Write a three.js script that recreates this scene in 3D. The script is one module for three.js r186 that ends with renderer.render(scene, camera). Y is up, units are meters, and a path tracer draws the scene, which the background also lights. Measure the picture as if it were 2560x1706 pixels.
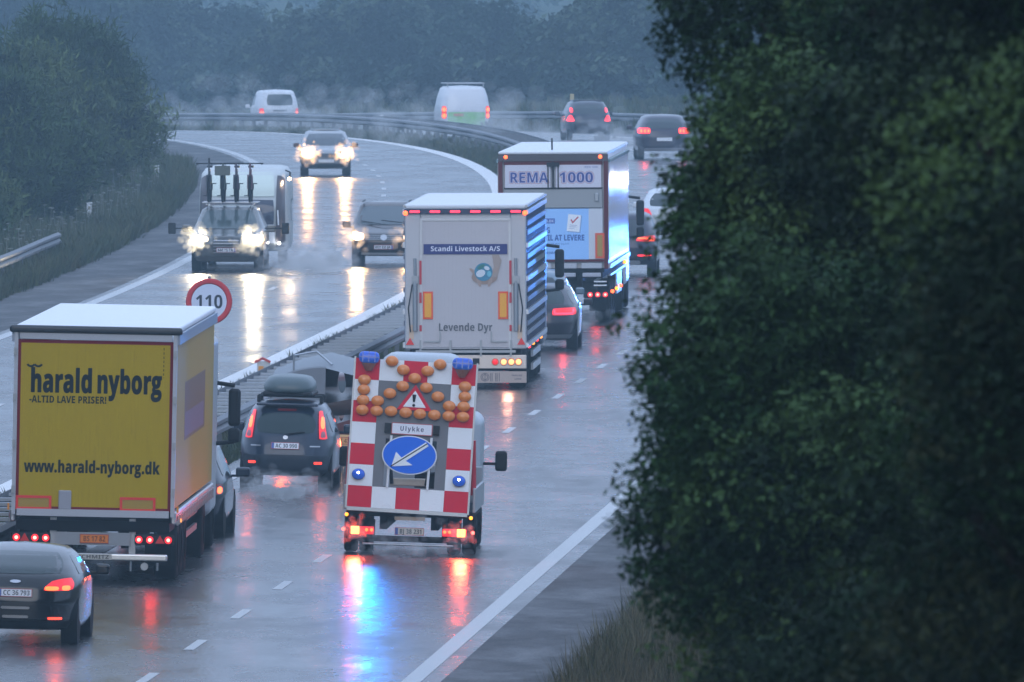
import * as THREE from 'three';
import { mergeGeometries } from 'three/addons/utils/BufferGeometryUtils.js';
import { FontLoader } from 'three/addons/loaders/FontLoader.js';
import { TextGeometry } from 'three/addons/geometries/TextGeometry.js';
import { RoundedBoxGeometry } from 'three/addons/geometries/RoundedBoxGeometry.js';

// ---------- camera, sky, sun, exposure ----------
const scene = new THREE.Scene();
const EYE = 12.1;                                   // on a bridge over the motorway
const camera = new THREE.PerspectiveCamera(1.9962, 1024 / 682, 1, 6000);
camera.position.set(0, EYE, 0);
camera.rotation.x = -THREE.MathUtils.degToRad(1.5453);
camera.focus = 345;
camera.userData.fStop = 20;
const renderer = new THREE.WebGLRenderer({ antialias: true });
renderer.toneMapping = THREE.LinearToneMapping;
renderer.toneMappingExposure = 1.9;
renderer.shadowMap.enabled = true;

{ // rainy dusk: an even blue-grey cloud cover, a little brighter overhead
  const W = 64, H = 32, d = new Float32Array(W * H * 4);
  for (let j = 0; j < H; j++) {
    const up = Math.sin(((j + 0.5) / H - 0.5) * Math.PI), k = Math.max(0, up);
    for (let i = 0; i < W; i++) {
      const o = (j * W + i) * 4, g = 0.8 + 0.45 * k;
      const low = up < 0 ? 0.12 : 1;
      d[o] = 0.41 * g * low; d[o + 1] = 0.53 * g * low; d[o + 2] = 0.77 * g * low; d[o + 3] = 1;
    }
  }
  const sky = new THREE.DataTexture(d, W, H, THREE.RGBAFormat, THREE.FloatType);
  sky.mapping = THREE.EquirectangularReflectionMapping;
  sky.magFilter = THREE.LinearFilter; sky.needsUpdate = true;
  scene.background = sky; scene.environment = sky;
}
const sun = new THREE.DirectionalLight(new THREE.Color(1.0, 0.97, 0.95), 0.3);
sun.position.set(-60, 160, 60); sun.target.position.set(0, 0, -380);
sun.castShadow = true; sun.shadow.radius = 60;
Object.assign(sun.shadow.camera, { left: -120, right: 120, top: 500, bottom: -500, near: 1, far: 1200 });
scene.add(sun, sun.target);
scene.fog = new THREE.FogExp2(new THREE.Color(0.58, 0.84, 1.0), 0.00044);

// ---------- helpers ----------
function rng(seed) { let a = seed >>> 0; return () => { a = (a + 0x6d2b79f5) | 0; let t = Math.imul(a ^ (a >>> 15), 1 | a); t = (t + Math.imul(t ^ (t >>> 7), 61 | t)) ^ t; return ((t ^ (t >>> 14)) >>> 0) / 4294967296; }; }
const lerp = THREE.MathUtils.lerp, clamp = THREE.MathUtils.clamp, smooth = THREE.MathUtils.smoothstep;
const V3 = (x, y, z) => new THREE.Vector3(x, y, z);
const used = new Map();
function numbered(n) { const k = used.get(n) || 0; used.set(n, k + 1); return k ? n + '_' + String(k).padStart(3, '0') : n; }
function tag(o, label, category, group, kind) { if (label) o.userData.label = label; if (category) o.userData.category = category; if (group) o.userData.group = group; if (kind) o.userData.kind = kind; return o; }
function thing(name, label, category, pos = [0, 0, 0], turn = 0, group) {
  const o = new THREE.Group(); o.name = numbered(name); o.position.set(...pos); o.rotation.y = turn; scene.add(o);
  return tag(o, label, category, group);
}
function part(parent, name, geo, mat, label) {
  const m = new THREE.Mesh(geo, mat); m.name = name; m.castShadow = m.receiveShadow = true; parent.add(m);
  if (label) m.userData.label = label;
  return m;
}
function struct(name, geo, mat) { const m = part(scene, numbered(name), geo, mat); m.userData.kind = 'structure'; return m; }
const bare = (g) => { g = g.index ? g.toNonIndexed() : g; for (const k of Object.keys(g.attributes)) if (!['position', 'normal', 'uv'].includes(k)) g.deleteAttribute(k); if (!g.attributes.uv) g.setAttribute('uv', new THREE.BufferAttribute(new Float32Array(g.attributes.position.count * 2), 2)); if (!g.attributes.normal) g.computeVertexNormals(); return g; };
const merge = (list) => list.length === 1 ? list[0] : mergeGeometries(list.map(bare));
function at(g, x = 0, y = 0, z = 0, rx = 0, ry = 0, rz = 0) { if (rx) g.rotateX(rx); if (ry) g.rotateY(ry); if (rz) g.rotateZ(rz); return g.translate(x, y, z); }
const box = (w, h, d, x = 0, y = 0, z = 0, rx = 0, ry = 0, rz = 0) => at(new THREE.BoxGeometry(w, h, d), x, y, z, rx, ry, rz);
const rbox = (w, h, d, r, x = 0, y = 0, z = 0, rx = 0, ry = 0, rz = 0) => at(new RoundedBoxGeometry(w, h, d, 2, Math.min(r, w / 2.01, h / 2.01, d / 2.01)), x, y, z, rx, ry, rz);
const cyl = (r0, r1, h, x = 0, y = 0, z = 0, rx = 0, ry = 0, rz = 0, n = 16) => at(new THREE.CylinderGeometry(r0, r1, h, n), x, y, z, rx, ry, rz);
function bar(a, b, r, n = 8) { const A = V3(...a), B = V3(...b), d = B.clone().sub(A), g = new THREE.CylinderGeometry(r, r, d.length(), n); g.applyQuaternion(new THREE.Quaternion().setFromUnitVectors(V3(0, 1, 0), d.normalize())); const m = A.add(B).multiplyScalar(0.5); return g.translate(m.x, m.y, m.z); }
const dome = (r, h, x, y, z, n = 20) => { const g = new THREE.SphereGeometry(r, n, 8, 0, Math.PI * 2, 0, Math.PI / 2); g.scale(1, h / r, 1); g.rotateX(Math.PI / 2); return g.translate(x, y, z); };   // bulges towards +z
function plate(w, h, x, y, z, ry = 0, t = 0.012) { // a thin panel whose +z face carries a print over 0..1
  const g = new THREE.BoxGeometry(w, h, t); return at(g, x, y, z, 0, ry, 0);
}
function mat(rgb, rough = 0.6, o = {}) { const { metal = 0, ...rest } = o; return new THREE.MeshPhysicalMaterial({ color: new THREE.Color().setRGB(...rgb), roughness: rough, metalness: metal, ...rest }); }
function glow(rgb, k, base = [0.3, 0.02, 0.02]) { return new THREE.MeshStandardMaterial({ color: new THREE.Color().setRGB(...base), roughness: 0.25, emissive: new THREE.Color().setRGB(...rgb), emissiveIntensity: k }); }
function canvas(w, h, draw) { const c = document.createElement('canvas'); c.width = w; c.height = h; const x = c.getContext('2d'); draw(x, w, h); const t = new THREE.CanvasTexture(c); t.colorSpace = THREE.SRGBColorSpace; t.anisotropy = 8; return t; }
function printed(tex, rough = 0.4, o = {}) { return new THREE.MeshPhysicalMaterial({ map: tex, roughness: rough, ...o }); }
function fitText(x, s, cx, cy, w, h, font, weight = 'bold') { // draws s centred, stretched to w x h (cap height)
  x.save(); x.font = weight + ' 100px ' + font; x.textAlign = 'center'; x.textBaseline = 'alphabetic';
  const m = x.measureText(s); x.translate(cx, cy); x.scale(w / m.width, h / 72); x.fillText(s, 0, 36); x.restore();
}
function noiseTex(n, fn, srgb) { const d = new Uint8Array(n * n * 4); for (let y = 0; y < n; y++) for (let x = 0; x < n; x++) { const c = fn(x / n, y / n), o = (y * n + x) * 4; const v = Array.isArray(c) ? c : [c, c, c]; for (let k = 0; k < 3; k++) d[o + k] = clamp(Math.round(v[k] * 255), 0, 255); d[o + 3] = 255; } const t = new THREE.DataTexture(d, n, n); t.wrapS = t.wrapT = THREE.RepeatWrapping; t.magFilter = THREE.LinearFilter; t.minFilter = THREE.LinearMipmapLinearFilter; t.generateMipmaps = true; if (srgb) t.colorSpace = THREE.SRGBColorSpace; t.needsUpdate = true; return t; }
function tileNoise(seed, size) { // tiling value noise, one lattice
  const r = rng(seed), a = Float32Array.from({ length: size * size }, r), s = (t) => t * t * (3 - 2 * t);
  return (u, v) => { const x = u * size, y = v * size, i = Math.floor(x), j = Math.floor(y), fx = s(x - i), fy = s(y - j), g = (p, q) => a[((q % size + size) % size) * size + ((p % size + size) % size)]; return lerp(lerp(g(i, j), g(i + 1, j), fx), lerp(g(i, j + 1), g(i + 1, j + 1), fx), fy); };
}
function spot(parent, rgb, I, pos, to, angle = 1.1, radius = 3) { const l = new THREE.SpotLight(new THREE.Color().setRGB(...rgb), I, 0, angle, 0.8, 2); l.position.set(...pos); l.target.position.set(...to); l.castShadow = true; l.shadow.radius = radius; l.name = 'lamp_light'; parent.add(l, l.target); return l; }

const typeface = await new FontLoader().loadAsync('fonts/droid/droid_sans_bold.typeface.json');
function letters(s, w, h, x, y, z, t = 0.006) { const g = new TextGeometry(s, { font: typeface, size: 1, depth: 1, curveSegments: 3, bevelEnabled: false }); g.computeBoundingBox(); const b = g.boundingBox; g.translate(-(b.min.x + b.max.x) / 2, -0.36, 0); g.scale(w / (b.max.x - b.min.x), h / 0.72, t); return g.translate(x, y, z); }

// ---------- the line of the motorway: Z metres ahead of the bridge, off metres right of the inner edge line of the left carriageway ----------
function slope(Z) { return Z < 470 ? 0.046 : Z < 626 ? 0.046 - 0.00033 * (Z - 470) : Math.max(-0.26, -0.0055 - 0.0006 * (Z - 626)); }
const MT = []; { let x = -6.2 - 0.046 * (412.5 + 300); for (let Z = -300; Z <= 3000; Z++) { MT.push(x); x += slope(Z + 0.5); } }
function M(Z) { const i = clamp(Math.floor(Z + 300), 0, MT.length - 2), f = Z + 300 - i; return MT[i] + (MT[i + 1] - MT[i]) * f; }
function grade(Z) { if (Z < 650) return 0; if (Z < 890) return -4.2e-5 * (Z - 650) ** 2; return Math.max(-4.6, -2.42 - 0.0202 * (Z - 890)); }
const cross = (Z) => 0.026 * (1 - smooth(Z, 345, 430));
function roadH(Z, off) { const c = cross(Z), k = off > 3.4 ? 1 : off < 0 ? 0 : off / 3.4; return grade(Z) - k * (Math.max(off, 3.4) - 6.5) * c; }
const at3 = (Z, off, h = 0) => [M(Z) + off, roadH(Z, off) + h, -Z];

// ---------- the setting ----------
const n1 = tileNoise(11, 8), n2 = tileNoise(12, 32), n3 = tileNoise(13, 128), n4 = tileNoise(14, 256);
const asphaltTex = noiseTex(512, (u, v) => { const a = 0.5 * n1(u, v) + 0.3 * n2(u, v) + 0.2 * n3(u, v), g = n4(u, v), b = 0.20 + 0.07 * (a - 0.5) + 0.10 * (g - 0.5); return [b, b * 1.01, b * 1.03]; }, true);
const asphaltBump = noiseTex(512, (u, v) => 0.35 * n1(u, v) + 0.35 * n2(u, v) + 0.3 * n3(u, v));
const wetRough = noiseTex(512, (u, v) => { const a = 0.55 * n1(u, v) + 0.3 * n2(u, v) + 0.15 * n3(u, v); return clamp(0.25 + 0.26 * (a - 0.45), 0.15, 0.42); });
const wornRough = noiseTex(512, (u, v) => { const a = 0.5 * n1(u, v) + 0.3 * n2(u, v) + 0.2 * n4(u, v); return clamp(0.66 + 0.5 * (a - 0.5), 0.42, 0.9); });
const rep = (t, x, y) => { const c = t.clone(); c.repeat.set(x, y); c.needsUpdate = true; return c; };
const wetAsphalt = new THREE.MeshPhysicalMaterial({ map: rep(asphaltTex, 1 / 6, 1 / 6), roughness: 1, roughnessMap: rep(wetRough, 1 / 9, 1 / 34), bumpMap: rep(asphaltBump, 1 / 5, 1 / 9), bumpScale: 0.007, ior: 1.45 });
const wornAsphalt = new THREE.MeshPhysicalMaterial({ color: new THREE.Color(1.0, 0.93, 0.92), map: rep(asphaltTex, 1 / 5, 1 / 5), roughness: 1, roughnessMap: rep(wornRough, 1 / 7, 1 / 22), bumpMap: rep(asphaltBump, 1 / 3, 1 / 5), bumpScale: 0.02, ior: 1.4 });
const paint = new THREE.MeshPhysicalMaterial({ color: new THREE.Color().setRGB(0.42, 0.43, 0.43), roughness: 0.4, bumpMap: rep(asphaltBump, 1 / 2, 1 / 2), bumpScale: 0.01 });

function ribbon(o0, o1, Z0, Z1, step, h = 0, cols = 2) { // a strip of road surface, uv in metres
  const P = [], UV = [], I = [], n = Math.ceil((Z1 - Z0) / step);
  for (let i = 0; i <= n; i++) for (let j = 0; j <= cols; j++) { const Z = lerp(Z0, Z1, i / n), o = lerp(o0, o1, j / cols), p = at3(Z, o, h); P.push(...p); UV.push(o, Z); }
  for (let i = 0; i < n; i++) for (let j = 0; j < cols; j++) { const a = i * (cols + 1) + j, b = a + 1, c = a + cols + 1, d = c + 1; I.push(a, b, c, b, d, c); }
  const g = new THREE.BufferGeometry(); g.setAttribute('position', new THREE.Float32BufferAttribute(P, 3)); g.setAttribute('uv', new THREE.Float32BufferAttribute(UV, 2)); g.setIndex(I); g.computeVertexNormals(); return g;
}
const leftRoad = struct('carriageway', ribbon(-7.75, 0.3, -60, 1250, 6, 0, 6), wetAsphalt); leftRoad.userData.label = 'wet left carriageway with oncoming traffic';
const rightRoad = struct('carriageway', ribbon(3.3, 11.5, -60, 1250, 6, 0, 6), wetAsphalt); rightRoad.userData.label = 'wet right carriageway with the slow queue';
tag(struct('hard_shoulder', ribbon(-9.95, -7.75, -60, 1250, 6, 0, 2), wornAsphalt), 'grey hard shoulder outside the left carriageway');
tag(struct('hard_shoulder', ribbon(11.5, 13.5, -60, 1250, 6, 0, 2), wornAsphalt), 'grey hard shoulder beside the right verge');
const kerbPaint = mat([0.66, 0.66, 0.65], 0.5);
for (const [road, o, w, m] of [[leftRoad, -7.4, 0.3], [leftRoad, 0.0, 0.5, kerbPaint], [rightRoad, 3.75, 0.3], [rightRoad, 11.1, 0.27]]) part(road, 'edge_line', ribbon(o - w / 2, o + w / 2, -60, 1250, 6, 0.005, 1), m || paint);
const laneMark = (Z, o) => ribbon(o - 0.075, o + 0.075, Z, Z + 3.4, 3.4, 0.005, 1);
for (let Z = 261.4; Z < 900; Z += 11) { part(rightRoad, 'lane_mark', laneMark(Z, 7.45), paint); part(leftRoad, 'lane_mark', laneMark(Z + 4, -3.7), paint); }

// terrain, in the road's own stations: the verges, the median and the bank on the right
const bank = (Z) => smooth(300 - Z, 20, 170);
function landH(Z, off) {
  const b = grade(Z), w = 0.16 * Math.sin(off * 0.9 + Z * 0.13) * Math.sin(Z * 0.047 + off * 0.31);
  if (off < -9.95) { const d = -9.95 - off; return b + Math.min(d * 0.10, 0.7) + Math.min(d * 0.18, 1) * w; }
  if (off > 13.5) { const d = off - 13.5, r = roadH(Z, 13.5); return r + Math.min(d * 0.14, 0.9) + bank(Z) * smooth(d, 2.5, 11) * 5.6 + Math.min(d * 0.2, 1) * w; }
  if (off > 0.3 && off < 3.3) return lerp(roadH(Z, 0.3), roadH(Z, 3.3), (off - 0.3) / 3) - 0.05 + 0.06 * Math.sin(Math.PI * (off - 0.3) / 3);
  return roadH(Z, off) - 0.12;
}
const soilTex = noiseTex(512, (u, v) => { const a = 0.4 * n1(u, v) + 0.35 * n2(u, v) + 0.25 * n3(u, v); return [0.23 + 0.10 * (a - 0.5), 0.26 + 0.09 * (a - 0.5), 0.17 + 0.05 * (a - 0.5)]; }, true);
const soil = new THREE.MeshPhysicalMaterial({ map: rep(soilTex, 1 / 8, 1 / 8), roughness: 0.95, bumpMap: rep(asphaltBump, 1 / 3, 1 / 3), bumpScale: 0.05, specularIntensity: 0.3 });
{
  const offs = [-900, -400, -200, -120, -80, -60, -45, -35, -28, -22, -18, -15, -13, -12, -11, -10.4, -9.96, -9.8, -4, 0.2, 0.3, 0.8, 1.4, 2.2, 2.8, 3.3, 3.4, 8, 13.3, 13.5, 14, 15, 16, 18, 20, 22, 24, 27, 30, 36, 44, 60, 90, 150, 300, 700];
  const P = [], UV = [], I = [], zs = []; for (let Z = -120; Z < 1250; Z += 7) zs.push(Z); for (let Z = 1250; Z <= 2600; Z += 90) zs.push(Z);
  for (const Z of zs) for (const o of offs) { const far = smooth(Z, 1600, 2500) * 22; P.push(M(Z) + o, landH(Z, o) + far, -Z); UV.push(o, Z); }
  const n = offs.length; for (let i = 0; i < zs.length - 1; i++) for (let j = 0; j < n - 1; j++) { const a = i * n + j, b = a + 1, c = a + n, d = c + 1; I.push(a, b, c, b, d, c); }
  const g = new THREE.BufferGeometry(); g.setAttribute('position', new THREE.Float32BufferAttribute(P, 3)); g.setAttribute('uv', new THREE.Float32BufferAttribute(UV, 2)); g.setIndex(I); g.computeVertexNormals();
  struct('ground', g, soil);
}
const onLand = (Z, off, h = 0) => [M(Z) + off, landH(Z, off) + h, -Z];

// grass and weeds
function tuft(n, h, w, lean, seed) {
  const r = rng(seed), P = [], I = [];
  for (let i = 0; i < n; i++) { const a = r() * 6.283, d = r() * 0.12, x = Math.cos(a) * d, z = Math.sin(a) * d, H = h * (0.55 + 0.45 * r()), b = r() * 6.283, l = lean * (0.3 + r()), c = Math.cos(b), s = Math.sin(b), k = P.length / 3; 
    P.push(x - s * w, 0, z + c * w, x + s * w, 0, z - c * w, x + c * l * 0.35 + s * w * 0.8, H * 0.6, z + s * l * 0.35 - c * w * 0.8, x + c * l * 0.35 - s * w * 0.8, H * 0.6, z + s * l * 0.35 + c * w * 0.8, x + c * l, H, z + s * l);
    I.push(k, k + 1, k + 2, k, k + 2, k + 3, k + 3, k + 2, k + 4); }
  const g = new THREE.BufferGeometry(); g.setAttribute('position', new THREE.Float32BufferAttribute(P, 3)); g.setIndex(I); g.computeVertexNormals(); return g;
}
const grassMat = new THREE.MeshPhysicalMaterial({ color: 0xffffff, roughness: 0.8, specularIntensity: 0.4, side: THREE.DoubleSide });
function scatter(name, label, geo, material, n, seed, spotOf, colours, sizes = [0.7, 1.3], parent) {
  const m = new THREE.InstancedMesh(geo, material, n), r = rng(seed), o = new THREE.Object3D(), c = new THREE.Color();
  for (let i = 0; i < n; i++) { o.position.set(...spotOf(r)); o.rotation.set((r() - 0.5) * 0.3, r() * 6.283, (r() - 0.5) * 0.3); const s = lerp(sizes[0], sizes[1], r()); o.scale.set(s, s * (0.8 + 0.4 * r()), s); o.updateMatrix(); m.setMatrixAt(i, o.matrix); const k = colours[Math.floor(r() * colours.length)], f = 0.75 + 0.5 * r(); m.setColorAt(i, c.setRGB(k[0] * f, k[1] * f, k[2] * f)); }
  m.name = parent ? name : numbered(name); m.castShadow = m.receiveShadow = true; (parent || scene).add(m); m.userData.kind = 'stuff'; if (label) m.userData.label = label; return m;
}
const OLIVE = [[0.075, 0.085, 0.035], [0.055, 0.075, 0.035], [0.10, 0.095, 0.05], [0.05, 0.065, 0.03]], TAN = [[0.17, 0.145, 0.085], [0.13, 0.12, 0.065], [0.075, 0.08, 0.035]], GREEN = [[0.035, 0.06, 0.03], [0.045, 0.07, 0.03], [0.06, 0.08, 0.035]];
scatter('grass', 'olive grass on the verge beside the left hard shoulder', tuft(14, 0.5, 0.012, 0.2, 1), grassMat, 15000, 21, (r) => onLand(430 + 240 * r(), -9.9 - 5.5 * r() ** 1.3), OLIVE, [0.5, 1.25]);
scatter('grass', 'olive grass between the median edge line and the barrier', tuft(12, 0.3, 0.012, 0.14, 2), grassMat, 16000, 22, (r) => { const o = r(), Z = 300 + 620 * r(); return onLand(Z, 0.33 + 2.95 * o); }, OLIVE, [0.4, 1.0]);
scatter('grass', 'tall pale dry grass on the right verge at the bottom of the picture', tuft(16, 0.9, 0.008, 0.3, 3), grassMat, 5200, 23, (r) => onLand(225 + 95 * r(), 13.75 + 5 * r() ** 1.5), TAN, [0.5, 1.15]);
scatter('grass', 'low green grass between the barrier and the queue', tuft(12, 0.16, 0.012, 0.1, 4), grassMat, 6000, 24, (r) => onLand(290 + 120 * r(), 2.85 + 0.42 * r()), GREEN, [0.5, 1.1]);
scatter('grass', 'rough grass on the far verge outside the bend', tuft(14, 0.5, 0.02, 0.2, 5), grassMat, 9000, 25, (r) => onLand(620 + 420 * r(), 13.6 + 26 * r()), OLIVE, [0.6, 1.4]);
{ // white umbels among the weeds
  const r = rng(31), gs = []; for (let i = 0; i < 9; i++) { const a = r() * 6.28, d = r() * 0.05; gs.push(at(new THREE.SphereGeometry(0.016, 6, 4), Math.cos(a) * d, 0.6 + r() * 0.02, Math.sin(a) * d)); }
  gs.push(bar([0, 0, 0], [0, 0.6, 0], 0.006, 4));
  scatter('weeds', 'pale flowering weeds in front of the big bushes', merge(gs), mat([0.16, 0.17, 0.14], 0.8), 260, 32, (r) => onLand(500 + 150 * r(), -10.8 - 1.6 * r()), [[1, 1, 1]], [0.6, 1.5]);
}

// ---------- materials shared by the vehicles ----------
const rubber = mat([0.006, 0.006, 0.007], 0.8, { specularIntensity: 0.3 }), blackTrim = mat([0.009, 0.009, 0.010], 0.5, { specularIntensity: 0.5 }), chassis = mat([0.006, 0.006, 0.007], 0.7, { specularIntensity: 0.25 }), steel = mat([0.42, 0.43, 0.45], 0.35, { metal: 1 }), galv = mat([0.36, 0.38, 0.40], 0.42, { metal: 0.9 }), alu = mat([0.55, 0.56, 0.58], 0.36, { metal: 0.85 }), rimMat = mat([0.35, 0.36, 0.38], 0.3, { metal: 0.8 });
const glassDark = mat([0.02, 0.028, 0.03], 0.06, { ior: 1.5 }), glassGreen = mat([0.016, 0.03, 0.03], 0.1, { specularIntensity: 0.6 });
const white = mat([0.78, 0.79, 0.80], 0.35), greyPaint = mat([0.25, 0.26, 0.28], 0.4), redFilm = mat([0.55, 0.03, 0.045], 0.35), whiteFilm = mat([0.82, 0.84, 0.86], 0.35), amberFilm = mat([0.85, 0.30, 0.02], 0.4), redDark = mat([0.22, 0.012, 0.014], 0.25), clearLens = mat([0.55, 0.55, 0.56], 0.12);
const paintOf = (rgb, rough = 0.28, metal = 0.1) => mat(rgb, rough, { metal, clearcoat: 0.45, clearcoatRoughness: 0.08, specularIntensity: 0.6 });
const redLit = glow([1, 0.02, 0.03], 1.9, [0.4, 0.02, 0.02]), redSoft = glow([1, 0.012, 0.02], 0.5, [0.4, 0.02, 0.02]), redHot = glow([1, 0.09, 0.02], 3, [0.4, 0.05, 0.02]), redStrip = glow([1, 0.025, 0.06], 2.2), amberLit = glow([1, 0.28, 0.02], 2.2, [0.5, 0.2, 0.02]), whiteHot = glow([1, 0.88, 0.68], 16, [0.8, 0.8, 0.8]), warmHot = glow([1, 0.66, 0.34], 9, [0.8, 0.8, 0.8]), lampCore = glow([1, 0.26, 0.2], 2.6), redLens = glow([1, 0.008, 0.02], 0.9, [0.4, 0.02, 0.02]), whiteBloomLens = glow([1, 0.74, 0.4], 1.5, [0.8, 0.8, 0.8]), warmBloomLens = glow([1, 0.5, 0.16], 1.1, [0.8, 0.8, 0.8]), whiteSpot = glow([1, 0.95, 0.9], 22, [0.8, 0.8, 0.8]);  // the glowing headlamp lenses carry lamp bloom in their colour
const FONT = 'sans-serif';
const plateTex = (s, bg = '#d9dbe0', fg = '#16161c', eu = true) => canvas(256, 60, (x, w, h) => { x.fillStyle = '#a3262c'; x.fillRect(0, 0, w, h); x.fillStyle = bg; x.fillRect(4, 4, w - 8, h - 8); if (eu) { x.fillStyle = '#2c4f9c'; x.fillRect(4, 4, 24, h - 8); } x.fillStyle = fg; fitText(x, s, eu ? 140 : 128, 30, 200, 36, FONT); });

// ---------- car bodies: layers [height, rear z, front z, half width] from the sills to the roof; rear is +z, the car points to -z ----------
function carForm(layers, nr = 5, nf = 3.2) {
  const L = (y) => { let i = 0; while (i < layers.length - 2 && y > layers[i + 1][0]) i++; const a = layers[i], b = layers[i + 1], t = clamp((y - a[0]) / (b[0] - a[0]), 0, 1); return [lerp(a[1], b[1], t), lerp(a[2], b[2], t), lerp(a[3], b[3], t)]; };
  const sup = (q, n) => Math.max(0, 1 - Math.abs(q) ** n) ** (1 / n);
  const rear = (x, y) => { const [zr, , w] = L(y); return V3(x, y, zr * sup(clamp(x / w, -1, 1), nr)); };
  const front = (x, y) => { const [, zf, w] = L(y); return V3(x, y, zf * sup(clamp(x / w, -1, 1), nf)); };
  const side = (sg) => (z, y) => { const [zr, zf, w] = L(y); return V3(sg * w * (z > 0 ? sup(clamp(z / zr, -1, 1), nr) : sup(clamp(z / zf, -1, 1), nf)), y, z); };
  function shell() {
    const ys = []; for (let i = 0; i < layers.length - 1; i++) { const k = Math.max(1, Math.ceil((layers[i + 1][0] - layers[i][0]) / 0.06)); for (let j = 0; j < k; j++) ys.push(lerp(layers[i][0], layers[i + 1][0], j / k)); }
    const top = layers[layers.length - 1]; ys.push(top[0]);
    const N = 96, P = [], I = [];
    for (const y of ys) { const [zr, zf, w] = L(y); for (let k = 0; k < N; k++) { const t = k / N * Math.PI * 2, c = Math.cos(t), s = Math.sin(t), n = s > 0 ? nr : nf, r = (Math.abs(c) ** n + Math.abs(s) ** n) ** (-1 / n); P.push(w * c * r, y, (s > 0 ? zr : -zf) * s * r); } }
    for (let i = 0; i < ys.length - 1; i++) for (let k = 0; k < N; k++) { const a = i * N + k, b = i * N + (k + 1) % N, c = a + N, d = b + N; I.push(a, c, b, b, c, d); }
    for (const [row, y, up] of [[ys.length - 1, top[0] + 0.035, 1], [0, layers[0][0], 0]]) { const k0 = P.length / 3; const [zr, zf] = L(layers[up ? layers.length - 1 : 0][0]); P.push(0, y, (zr + zf) / 2); for (let k = 0; k < N; k++) { const a = row * N + k, b = row * N + (k + 1) % N; up ? I.push(a, k0, b) : I.push(a, b, k0); } }
    const g = new THREE.BufferGeometry(); g.setAttribute('position', new THREE.Float32BufferAttribute(P, 3)); g.setIndex(I); g.computeVertexNormals(); return g;
  }
  return { L, rear, front, side, shell };
}
function patch(fn, dir, q, o = {}) { // a panel lying on a surface: q = corners bottom left, bottom right, top right, top left in the surface's own two coordinates
  const { off = 0.012, r = 0.35, nx = 10, ny = 6, uv = true } = o, P = [], UV = [], I = [], D = V3(...dir), ring = [];
  const put = (u, v, d) => { const U = u * Math.sqrt(1 - r * v * v / 2) / Math.sqrt(1 - r * 0 / 2), W = v * Math.sqrt(1 - r * u * u / 2), a = (U + 1) / 2, b = (W + 1) / 2; const x = lerp(lerp(q[0][0], q[1][0], a), lerp(q[3][0], q[2][0], a), b), y = lerp(lerp(q[0][1], q[1][1], a), lerp(q[3][1], q[2][1], a), b), p = fn(x, y).addScaledVector(D, d); P.push(p.x, p.y, p.z); UV.push((u + 1) / 2, (v + 1) / 2); return P.length / 3 - 1; };
  for (let j = 0; j <= ny; j++) for (let i = 0; i <= nx; i++) put(i / nx * 2 - 1, j / ny * 2 - 1, off);
  const id = (i, j) => j * (nx + 1) + i;
  for (let j = 0; j < ny; j++) for (let i = 0; i < nx; i++) I.push(id(i, j), id(i + 1, j), id(i + 1, j + 1), id(i, j), id(i + 1, j + 1), id(i, j + 1));
  for (let i = 0; i < nx; i++) ring.push([i, 0]); for (let j = 0; j < ny; j++) ring.push([nx, j]); for (let i = nx; i > 0; i--) ring.push([i, ny]); for (let j = ny; j > 0; j--) ring.push([0, j]);
  const lo = ring.map(([i, j]) => put(i / nx * 2 - 1, j / ny * 2 - 1, -0.02)), hi = ring.map(([i, j]) => put(i / nx * 2 - 1, j / ny * 2 - 1, off));
  for (let k = 0; k < ring.length; k++) { const m = (k + 1) % ring.length; I.push(lo[k], lo[m], hi[m], lo[k], hi[m], hi[k]); }
  const flip = dir[2] < 0 || dir[0] > 0; if (flip) for (let k = 0; k < I.length; k += 3) [I[k + 1], I[k + 2]] = [I[k + 2], I[k + 1]];
  const g = new THREE.BufferGeometry(); g.setAttribute('position', new THREE.Float32BufferAttribute(P, 3)); g.setAttribute('uv', new THREE.Float32BufferAttribute(UV, 2)); g.setIndex(I); g.computeVertexNormals(); return g;
}
const tyreGeo = (r, w) => { const p = [[r * 0.6, -w / 2], [r * 0.9, -w / 2], [r, -w * 0.36], [r, w * 0.36], [r * 0.9, w / 2], [r * 0.6, w / 2]].map(([a, b]) => new THREE.Vector2(a, b)); const g = new THREE.LatheGeometry(p, 28); g.rotateZ(Math.PI / 2); return g; };
const rimGeo = (r, w) => { const gs = [cyl(r * 0.62, r * 0.62, w * 0.7, 0, 0, 0, 0, 0, Math.PI / 2, 24)]; for (let i = 0; i < 5; i++) gs.push(box(w * 0.84, r * 0.5, r * 0.14, 0, Math.cos(i * 1.2566) * r * 0.32, Math.sin(i * 1.2566) * r * 0.32, i * 1.2566)); return merge(gs); };
function wheel(t, x, y, z, r, w, rims = rimMat) { const m = part(t, 'wheel', tyreGeo(r, w).translate(x, y, z), rubber); part(m, 'rim', rimGeo(r, w).translate(x, y, z), rims); return m; }
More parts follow.
